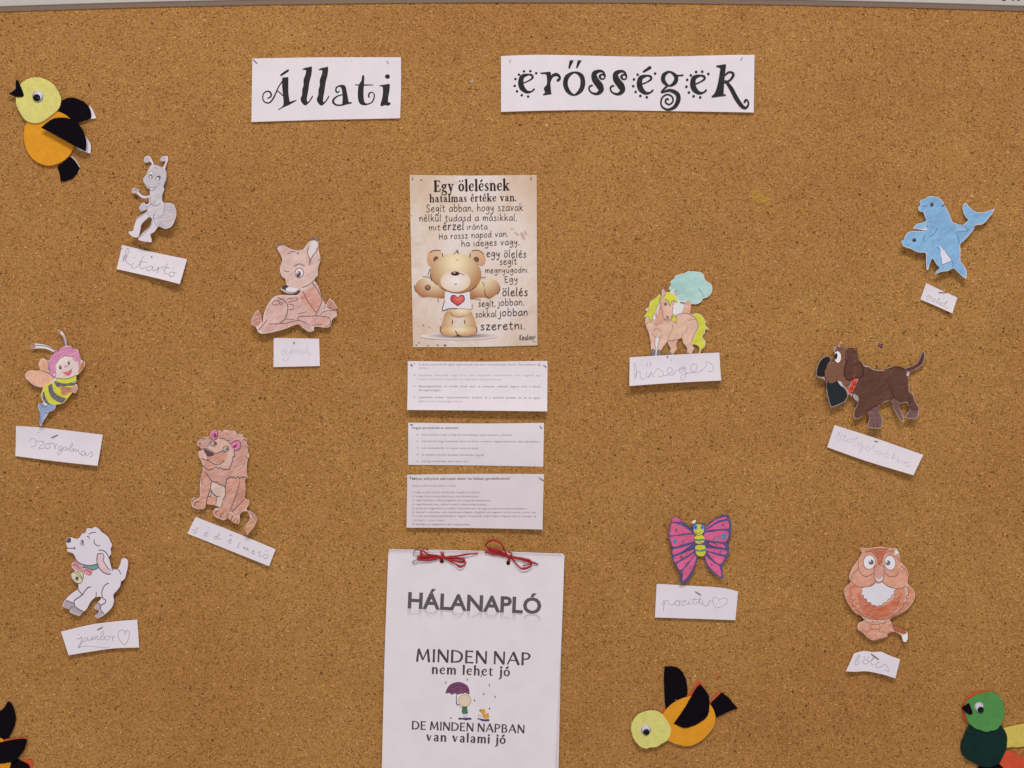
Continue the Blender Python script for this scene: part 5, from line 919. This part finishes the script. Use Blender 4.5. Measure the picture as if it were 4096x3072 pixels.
# ---- dog
DGB = crayon((90, 54, 42), 60, .18, back=(150, 116, 104)); DGL = crayon((124, 82, 62), 60, .2, back=(164, 130, 118)); DGP = crayon((112, 78, 74), 80, .22, back=(160, 136, 136)); DGO = ink((52, 32, 32))
T = animal('paper_dog', 'dark brown paper dog with droopy ear and red collar', 'paper cutout', 'O',
    "380,60* 392,95 425,118 480,125 555,118 590,160 610,240 652,323 720,338 790,378 900,386 960,358 1050,346 1150,358 1210,348 1290,308 1330,250 1348,190 1370,166 1390,190 1387,260 1352,330 1290,372 1215,412 1192,460 1197,560 1207,648 1242,668 1272,760 1312,850 1292,940 1250,962 1158,947 1173,890 1193,850 1165,772 1090,782 1064,765 1102,880 1130,975 1110,992 1083,960 1038,890 1008,830 983,752 930,757 842,810 847,880 877,960 872,1050 840,1072 740,1070 703,1042 728,950 698,882 680,880 640,930 590,962 543,942 548,870 578,810 593,770 558,742 518,690 490,672 474,700 455,742 420,772 290,824 260,800 238,730 220,640 218,530 193,500 150,482 102,457 100,390 123,310 168,248 235,220 270,250 277,283 318,283 322,240 317,170 300,120 345,105 360,90", lambda u, v: 1.8 + 1.6 * (v + 1) + 3.0 * max(0, -u - .3), paper((164, 146, 144)), 12)
T.fill('dog_body', "600,500 640,340 720,350 790,388 900,396 962,368 1050,354 1150,366 1185,420 1188,460 1192,560 1200,648 1236,672 1266,762 1306,852 1240,880 1196,845 1170,764 1090,775 1040,740 983,745 925,750 838,805 780,815 700,876 640,925 590,955 550,938 555,870 585,810 600,765 600,700 540,640", DGB)
T.fill('tail', "1160,370 1212,354 1294,312 1335,252 1352,195 1370,174 1384,192 1380,258 1346,326 1286,366 1212,406 1190,400", crayon((84, 42, 40), 50, .1))
T.fill('leg', ["700,880 780,818 830,815 842,882 870,960 865,1045 840,1064 742,1062 710,1038 734,952", "990,748 1030,718 1060,765 1095,880 1122,972 1110,985 1088,955 1043,885 1012,826"], DGP); T.fill('paw', "1165,942 1180,892 1200,850 1250,870 1300,860 1285,935 1250,955", DGP)
T.fill('beard', "226,532 290,545 350,515 400,572 450,622 470,690 448,733 420,763 292,815 266,796 246,728 228,640", crayon((30, 36, 40), 50, .08, back=(84, 92, 96)))
T.fill('head', "325,290 322,180 345,115 385,85 430,125 560,128 585,165 590,480 540,490 500,560 470,600 430,570 380,520 330,510 290,540 235,530 200,470 195,400 215,370 245,300", DGL); T.fill('ear', "470,150 520,130 580,135 600,200 620,280 655,350 655,430 620,475 560,475 520,500 470,500 435,450 440,350 465,260", DGB)
T.fill('nose', "106,452 105,392 128,314 172,254 235,226 265,252 268,285 240,302 218,370 200,400 192,460 150,466", crayon((26, 24, 28), 40, .06, back=(70, 66, 72)))
T.fill('collar', "460,580 495,600 535,492 588,498 560,600 515,658 488,650", crayon((212, 68, 46), 50, .1)); T.fill('tooth', ["355,515 400,530 410,570 430,590 390,570", "510,675 530,680 570,740 590,768 560,745"], paper((190, 190, 200)))
T.fill('eye', "322,195 350,165 385,185 397,230 385,280 352,302 325,280 340,240", paper((222, 220, 222))); T.fill('eye_pupil', ell(338, 222, 17, 36, 4), ink((30, 26, 30))); T.fill('hair_tuft', "380,64* 388,95 415,112 380,120 345,115 335,140 322,150 308,125 340,112 360,92", crayon((176, 140, 134), 70, .3))
T.lines('pencil_outline', [(7, "450,255 465,300 440,350 435,440 470,500 520,505 560,478 620,478 655,440 658,360 625,290"), (4, "470,150 455,200 450,255"), (6, "690,872 740,850 790,815 830,812"), (5, "985,745 1000,715 1030,712"), (4, "1000,600 1000,660 1050,740"), (4, "o " + ell(553, 545, 17, 20, 20)), (4, "o " + ell(520, 605, 14, 16, 20)), (5, "195,400 200,470 240,535 290,545 345,510"), (5, "275,290 320,285 350,305"), (5, "515,655 545,650* 530,690 560,740 600,765"), (4, "775,1060 772,1015"), (4, "815,1055 812,1005"), (5, "920,388 980,365 1050,350 1150,365"), (4, "490,130 550,125"), (4, "1190,700 1210,780"), (4, "355,100 375,150"), (4, "395,100 405,140")], DGO, k=1.3)
T.fill('light_patch', ["1170,440 1195,405 1205,440 1185,462", "660,330 700,335 730,350 690,348"], ink((176, 158, 164))); T.dot(1115, 596, 2.6, lift=.0006)
# ---- butterfly
BP = crayon((212, 88, 134), 70, .28, back=(226, 160, 180)); BB = crayon((80, 72, 126), 50, .22, back=(140, 140, 180)); BL = ink((64, 98, 150))
T = animal('paper_butterfly', 'pink and violet paper butterfly with a yellow striped body', 'paper cutout', 'P',
    "310,180 330,145 370,128 430,163 500,228 570,288 618,308 600,245* 640,238 680,228 700,250 740,233 802,236* 792,296 850,228 930,163 1020,118 1107,103 1142,150 1162,230 1167,320 1152,420 1112,505 1132,560 1137,640 1102,720 1052,800 1032,880 1042,960 1064,1022* 1000,1007 918,952 848,882 798,802 785,705 740,704 684,692 682,740 652,862 592,982 542,1062 480,1082 423,1082* 443,1020 438,950 398,880 348,800 318,720 310,650 322,590 293,520 273,440 268,340 283,250", lambda u, v: 1.3 + 1.0 * abs(u) * 1.6 + .4 * (v + 1), BB, 12)
T.fill('wing_cell', ["330,150 370,137 430,172 475,215 400,205 317,200", "315,225 400,240 480,272 550,320 605,362 480,375 292,395 293,300", "300,420 480,402 628,392 633,480 500,518 380,558 322,548 302,480", "335,602 450,572 560,545 600,525 560,560 430,645 332,672", "347,710 450,672 570,622 640,602 600,650 480,718 362,782", "388,812 480,752 560,702 640,662 600,738 530,798 462,885 422,888", "472,900 540,832 650,692 665,722 630,838 570,948 520,1015 467,1048 476,960",
    "802,308 860,242 950,174 1088,132 1105,148 1090,163 980,188 880,256", "802,333 900,272 1000,217 1108,193 1128,220 1128,298 1000,308 860,323", "790,372 900,352 1040,332 1118,352 1128,400 1095,478 1050,493 900,478 792,460", "852,502 960,512 1050,532 1083,578 960,563 870,538", "812,590 900,592 1000,602 1098,622 1098,663 1060,678 940,648 822,620", "832,650 900,662 1000,697 1068,717 1028,798 980,808 900,738", "797,692 850,742 930,802 998,850 1018,988 960,956 880,878 822,800"], BP)
T.fill('wing_spot', [ell(375, 325, 15, 15), ell(1045, 248, 15, 19), ell(448, 708, 15, 16), ell(572, 862, 14, 22), ell(885, 818, 20, 14), ell(1013, 632, 19, 18), ell(475, 493, 13, 13), ell(525, 665, 14, 14), ell(915, 455, 11, 12), ell(922, 612, 11, 12)], crayon((140, 70, 124), 50, .2)); T.fill('wing_spot', [ell(355, 485, 24, 38), ell(1057, 415, 36, 45), ell(973, 449, 20, 18), ell(423, 498, 13, 14)], crayon((64, 128, 180), 50, .15))
Y_ = crayon((206, 206, 48), 60, .12)
T.fill('head', "628,300 642,252 700,242 768,262 775,340 742,385 700,395 652,375 632,340", Y_); T.fill('thorax', ell(712, 456, 76, 68), Y_); T.fill('abdomen', "655,560 700,540 780,545 803,590 800,650 775,695 735,702 690,690 660,650", Y_)
T.fill('body_stripe', ["635,452 700,460 786,448 787,470 710,484 637,478", "653,602 730,610 802,598 802,625 730,636 655,628"], crayon((84, 118, 122), 20, .1)); T.fill('eye', [ell(655, 284, 31, 38), ell(753, 284, 29, 36)], crayon((92, 132, 192), 50, .2)); T.fill('eye_pupil', [ell(655, 286, 12, 15), ell(753, 286, 12, 14)], ink((46, 66, 108)))
T.fill('torn_corner', "598,212* 625,185 660,178* 664,192 640,225 615,232", paper((222, 216, 218)), d=.0004)
T.lines('pencil_outline', [(5, "655,345 675,370 705,375 735,345"), (5, "650,392 700,402 750,392"), (5, "650,520 710,530 775,518"), (4, "o " + ell(375, 325, 16, 16)), (4, "o " + ell(448, 708, 16, 17)), (5, "700,500 760,510 850,545"), (4, "637,400 632,480 640,510")], ink((140, 84, 70)))
T.lines('vein', [(7, "620,320 500,240 430,190"), (9, "790,475 900,500 960,535"), (7, "640,590 560,600 470,640"), (6, "815,520 880,545 1080,600")], BB)
# ---- owl (plain generic owl)
OW = crayon((204, 124, 86), 60, .4); OWL = crayon((212, 144, 112), 50, .5); OWD = crayon((192, 98, 58), 75, .3); OO = ink((128, 84, 76))
T = animal('paper_owl', 'orange brown paper owl with round white eyes and white bib', 'paper cutout', 'Q',
    "263,86* 340,98 430,90 520,80 600,93 690,96* 732,155* 745,250 812,330 842,420 830,510 897,590 912,670 872,760 790,842 650,917 620,942 657,1030 760,1050 824,1095 802,1200* 768,1192 750,1130 700,1092 660,1082 600,1102 580,1147 500,1167 440,1187 370,1167 298,1100 238,1050 248,980 308,950 288,910 200,852 118,742 78,630 88,560 148,500 138,430 178,330 248,230 290,150", lambda u, v: 1.4 + .8 * (v + 1) + .8 * u * u, crayon((210, 166, 146), 50, .6), 12)
T.fill('wing', ["90,570 155,505 180,560 155,640 180,740 240,840 285,900 200,848 122,740 85,630", "830,545 890,595 905,670 866,757 786,838 640,912 720,830 800,740 838,650"], OW); T.fill('body', "180,545 270,560 290,640 370,720 470,785 580,750 660,680 690,590 790,570 800,650 770,760 690,850 620,920 500,940 380,920 280,890 220,800 170,690 150,610", OW)
T.fill('body', "240,650 300,680 370,735 470,795 590,760 680,700 760,640 700,800 600,900 480,935 350,900 270,800", OWD)
T.fill('face', "250,240 300,140 370,110 430,100 560,95 620,110 700,170 745,260 810,335 838,420 825,500 760,570 690,560 600,530 530,495 450,495 380,540 280,560 200,535 155,470 160,380", OWL); T.fill('brow', "330,150 372,118 430,104 560,98 610,112 560,160 520,280 480,290 460,200 410,140 360,150", OWD); T.fill('horn', ["270,92 345,104 385,125 340,140 300,130", "600,130 640,108 690,100 700,125 640,140"], OWL)
T.fill('eye', [ell(378, 263, 70, 84, 6), ell(622, 270, 66, 86, -6)], paper((220, 214, 222))); T.fill('eye_pupil', [ell(400, 265, 31, 30), ell(597, 272, 29, 30)], ink((96, 92, 100))); T.fill('eye_glint', [ell(388, 252, 11, 12), ell(586, 260, 10, 12)], WP)
T.fill('beak', "432,330 490,288 545,320 555,390 540,470 490,510 445,470 435,400", crayon((204, 142, 124), 80, .35)); T.fill('beak_tip', "447,420 485,455 540,420 530,470 490,488 455,465", paper((216, 204, 208)))
T.fill('bib', "450,510 490,515 530,500 600,545 690,580 665,610 675,640 640,655 635,690 600,700 580,735 545,745 520,775 490,770 470,790 440,770 405,770 390,740 350,735 345,700 310,690 305,655 275,640 290,605 278,580 320,555 390,548", paper((214, 208, 218)))
T.fill('foot', ["245,1030 300,960 360,975 440,960 545,985 620,950 652,1030 655,1080 590,1100 560,1150 500,1165 440,1183 370,1160 300,1095"], OWL); T.fill('tail', "660,1015 740,1040 805,1075 790,1110 740,1095 665,1070", crayon((168, 84, 48), 20, .15)); T.fill('torn_corner', ["690,100* 728,155* 668,187*", "752,1130* 812,1092* 822,1150 800,1200* 770,1195*"], paper((220, 214, 218)), d=.0003)
T.lines('pencil_outline', [(4, "o " + ell(378, 263, 70, 84, 6)), (4, "o " + ell(622, 270, 66, 86, -6)), (5, "420,100 470,160 485,220"), (5, "340,130 420,150 480,225"), (5, "525,280 545,180 600,140 660,130"), (5, "250,250 250,340 290,410 350,430 415,405"), (5, "570,385 610,430 680,430 730,390"), (5, "445,470 430,380 440,320 490,290 545,320 552,400 535,480 490,512 450,485 445,470"), (4, "450,425 490,460 535,425"),
    (5, "160,480 200,535 250,550 290,558 380,545 445,495"), (5, "540,500 590,545 680,575 760,570 800,545"), (4, "150,500 160,450 180,400 250,340"), (4, "450,510 390,548 320,555 278,580 290,605 275,640 305,655 310,690 345,700 350,735 390,740 405,770 440,770 470,790 490,770 520,775 545,745 580,735 600,700 635,690 640,655 675,640 665,610 690,580 600,545 530,500"),
    (5, "195,545 150,570 150,620 170,640* 150,690 180,710* 175,760 215,790* 215,820 245,840* 240,870 290,905"), (5, "805,550 835,590 835,650 810,655* 820,720 780,745* 775,790 735,820* 730,850 700,870* 690,890 640,915"), (5, "240,830 340,915 480,940 600,925 680,870"), (4, "310,915 330,960 360,975* 400,980 430,960*"), (4, "465,960 500,980 550,985* 570,960"), (5, "390,1000 485,995 500,1020 490,1050 400,1050 385,1025 390,1000"), (4, "265,1060 290,1080 310,1060 340,1090 370,1080 400,1055"),
    (4, "480,1060 510,1090 540,1080 580,1105 610,1080 650,1085"), (4, "300,1095 330,1130 350,1110 380,1165 410,1150"), (4, "440,1185 470,1160 500,1168 530,1130 560,1150 590,1110"), (4, "610,990 650,1040"), (4, "660,1015 740,1040 805,1080"), (4, "700,200 740,260"), (4, "745,310 800,350 830,420 840,470")], OO)
T.dot(447, 1127, 2, mat=DARKSTEEL)

# ================================================================ felt birds
BLK, YEL, ORA, RED = (17, 12, 18), (211, 202, 120), (216, 146, 42), (200, 82, 52)
T = Thing('felt_bird', 'orange bodied felt bird with yellow head and open black beak at upper left', 'felt bird', 'A', "135,210* 1280,210* 1280,1580* 135,1580*", lambda u, v: 1.0, 'felt birds')
F_ = feltpart
T.sheet('backing_paper', "1190,580* 1225,610 1282,742* 1215,753 1120,772 1000,770 1050,650", WP, space=20, dh=.0012); T.sheet('backing_paper', "1150,990* 1180,1030 1216,1105 1212,1212* 1165,1200 1040,1140 1100,1000", WP, space=20, dh=.003); T.sheet('backing_paper', "900,1265 945,1246 1002,1296 1070,1400* 1022,1478 960,1535 900,1500 860,1380", WP, space=20, dh=-.0004)
F_(T, 'tail', "900,1265 940,1252 996,1302 1062,1402* 1020,1480 950,1545 870,1572 805,1582* 795,1480 768,1385 830,1330", BLK, .8)
F_(T, 'wing', "825,520 870,490 940,472 1010,480 1090,510 1160,560 1198,612 1218,690 1215,745* 1150,770 1050,792 980,775 930,730 870,690 790,648* 800,590", BLK, 2.4)
F_(T, 'body', "360,810 330,900 325,1000 345,1120 390,1220 460,1300 560,1355 660,1375 760,1355 850,1310 920,1250 985,1135 1000,1000 980,850 930,745 860,690 770,655 700,650 500,700 400,760", ORA, 1.9, .0013)
F_(T, 'wing', "580,885* 640,830 740,765 850,750 950,765 1040,810 1110,880 1150,960 1177,1060 1170,1197* 1100,1165 960,1090 800,1002 680,935", BLK, 3.4, tilt=lambda u, v: .8 * max(0, u) + .3)
hd = F_(T, 'head', "400,222 470,208 560,213 650,248 730,310 785,390 822,480 817,570 780,642 700,712 620,772 540,810 450,814 370,787 310,722 265,642 230,560 228,490 240,440 290,300 340,255", YEL, 3.5, .0013)
F_(T, 'beak', "240,243* 262,255 300,340 330,420 325,464 230,467 135,427* 200,388 232,352 228,290", BLK, 4.9)
googly(T, 525, 460, 72, 510, 482, 42, 4.9, hd); T.pin(665, 520, 720, 545, mat=simple('black_wire', (40, 36, 34), .5), r=.9, lift=.5, bow=.3, name='pin')
bpy.data.objects[T.e.children[-1].name].location = (0, -.0042, 0)
T = Thing('felt_bird', 'orange bodied felt bird with yellow head and raised wing, low beside the notebook', 'felt bird', 'R', "92,97* 1780,97* 1780,1380* 92,1380*", lambda u, v: 1.0, 'felt birds')
F_(T, 'backing_felt', "1150,330* 1190,365 1240,440 1150,600 1030,600 950,590 1060,480", RED, .8); F_(T, 'backing_felt', "1480,500 1530,515 1500,640 1420,760 1335,690 1400,600", RED, .6)
F_(T, 'backing_felt', "560,960 580,820 660,735 780,640 900,588 1010,555 1100,600 800,900 640,1000", RED, .8)
F_(T, 'wing', "625,100* 750,97 840,125 900,180 945,260 970,350 987,470 972,560 930,640 800,740 660,800 640,748* 625,600 615,400 613,250", BLK, 1.5, tilt=lambda u, v: .5 * max(0, -v))
F_(T, 'tail', "1520,510* 1600,560 1700,670 1780,765* 1640,810 1540,860 1430,905* 1380,790 1350,690 1430,600", BLK, 1.4)
F_(T, 'body', "600,835 680,740 780,655 900,600 1020,567 1130,570 1240,620 1340,695 1400,790 1424,900 1405,1020 1330,1140 1220,1250 1080,1330 960,1352 850,1330 740,1295 670,1255 600,1150 560,950", ORA, 2.6, .0013)
F_(T, 'wing', "1177,368* 1240,440 1312,550 1327,680 1312,820 1270,900 1180,970 1060,1030 940,1060 860,1035 763,990* 850,870 950,720 1040,560 1110,440", BLK, 4.0, tilt=lambda u, v: .9 * max(0, -v))
hd = F_(T, 'head', "400,783 500,793 590,848 650,930 702,1020 720,1110 692,1210 650,1262 580,1302 490,1357 400,1364 320,1382 230,1347 160,1272 110,1170 90,1070 108,970 170,878 260,813", YEL, 4.2, .0013)
googly(T, 322, 1080, 76, 328, 1116, 44, 5.6, hd)
T.dot(790, 618, 3, lift=.0042)
T = Thing('felt_bird', 'green headed felt bird with yellow wing and red feathers at lower right', 'felt bird', 'S', "190,125* 1860,125* 1860,1950* 190,1950*", lambda u, v: 1.0, 'felt birds')
F_(T, 'tail', "560,1640 760,1600 960,1540 1050,1660 1000,1900 700,1950 600,1800", BLK, .9); F_(T, 'tail', "1090,1290* 1250,1330 1400,1400 1550,1480 1500,1650 1300,1800 1080,1660* 960,1520", RED, 1.9)
F_(T, 'wing', "1040,860* 1250,810 1480,770 1700,760 1850,900 1750,1100 1600,1190 1350,1235 1250,1232 1080,1215", (206, 184, 90), 1.6)
F_(T, 'backing_felt', "300,280 400,190 560,128 800,140 900,400 800,700 400,760 290,700 245,580 240,440", RED, 2.0)
F_(T, 'body', "380,800 480,840 620,860 800,860 930,840 990,793 1060,868 1112,980 1122,1100 1102,1270 1032,1420 970,1540 860,1602 740,1632 600,1612 470,1552 330,1472 240,1382 198,1250 213,1110 268,980 320,860", (24, 46, 44), 3.0, .0013)
hd = F_(T, 'head', "640,135 780,125 900,158 980,240 1032,340 1057,450 1052,580 1022,680 960,802 880,877 780,892 700,920 580,882 470,842 370,762 310,672 280,570 268,450 300,310 400,235 520,168", (82, 140, 76), 4.6, .0013)
F_(T, 'beak', "188,430* 345,333* 385,430 412,545 360,562 280,522", BLK, 6.0); googly(T, 550, 420, 92, 572, 466, 54, 6.0, hd); T.dot(875, 300, 1.6, lift=.0054)
T = Thing('felt_bird', 'black winged felt bird cut off by the lower left edge', 'felt bird', 'G', "-700,325* 660,325* 660,1900* -700,1900*", lambda u, v: 1.0, 'felt birds')
F_(T, 'backing_felt', "470,1500 655,1510* 670,1560 600,1720 450,1640", RED, .6); F_(T, 'backing_felt', "100,1085 300,1050 480,1040 560,1052 400,1200 150,1200", RED, 3.2)
F_(T, 'wing', "-300,600 -100,580 0,518 80,460 170,323* 222,350 272,430 312,560 322,700 282,850 202,1010 130,1082 0,1030 -200,1000", BLK, 1.8, .0014); F_(T, 'tail', "200,1500 340,1480 500,1540 590,1600 600,1760 300,1880 120,1800", BLK, 1.2)
F_(T, 'body', "-600,1400 -560,1180 -380,1060 -150,1000 0,1035 110,1100 200,1200 270,1380 240,1540 190,1700 80,1860 -150,1950 -400,1880 -560,1700", ORA, 3.0, .0013)
F_(T, 'wing', "-250,1180 -100,1150 100,1110 300,1068 480,1052 562,1062* 545,1162 500,1272 430,1382 330,1492 200,1524 0,1545 -200,1500", BLK, 4.4); F_(T, 'head', ell(-620, 1050, 300, 300, 0, 20), YEL, 4.4, .0013)
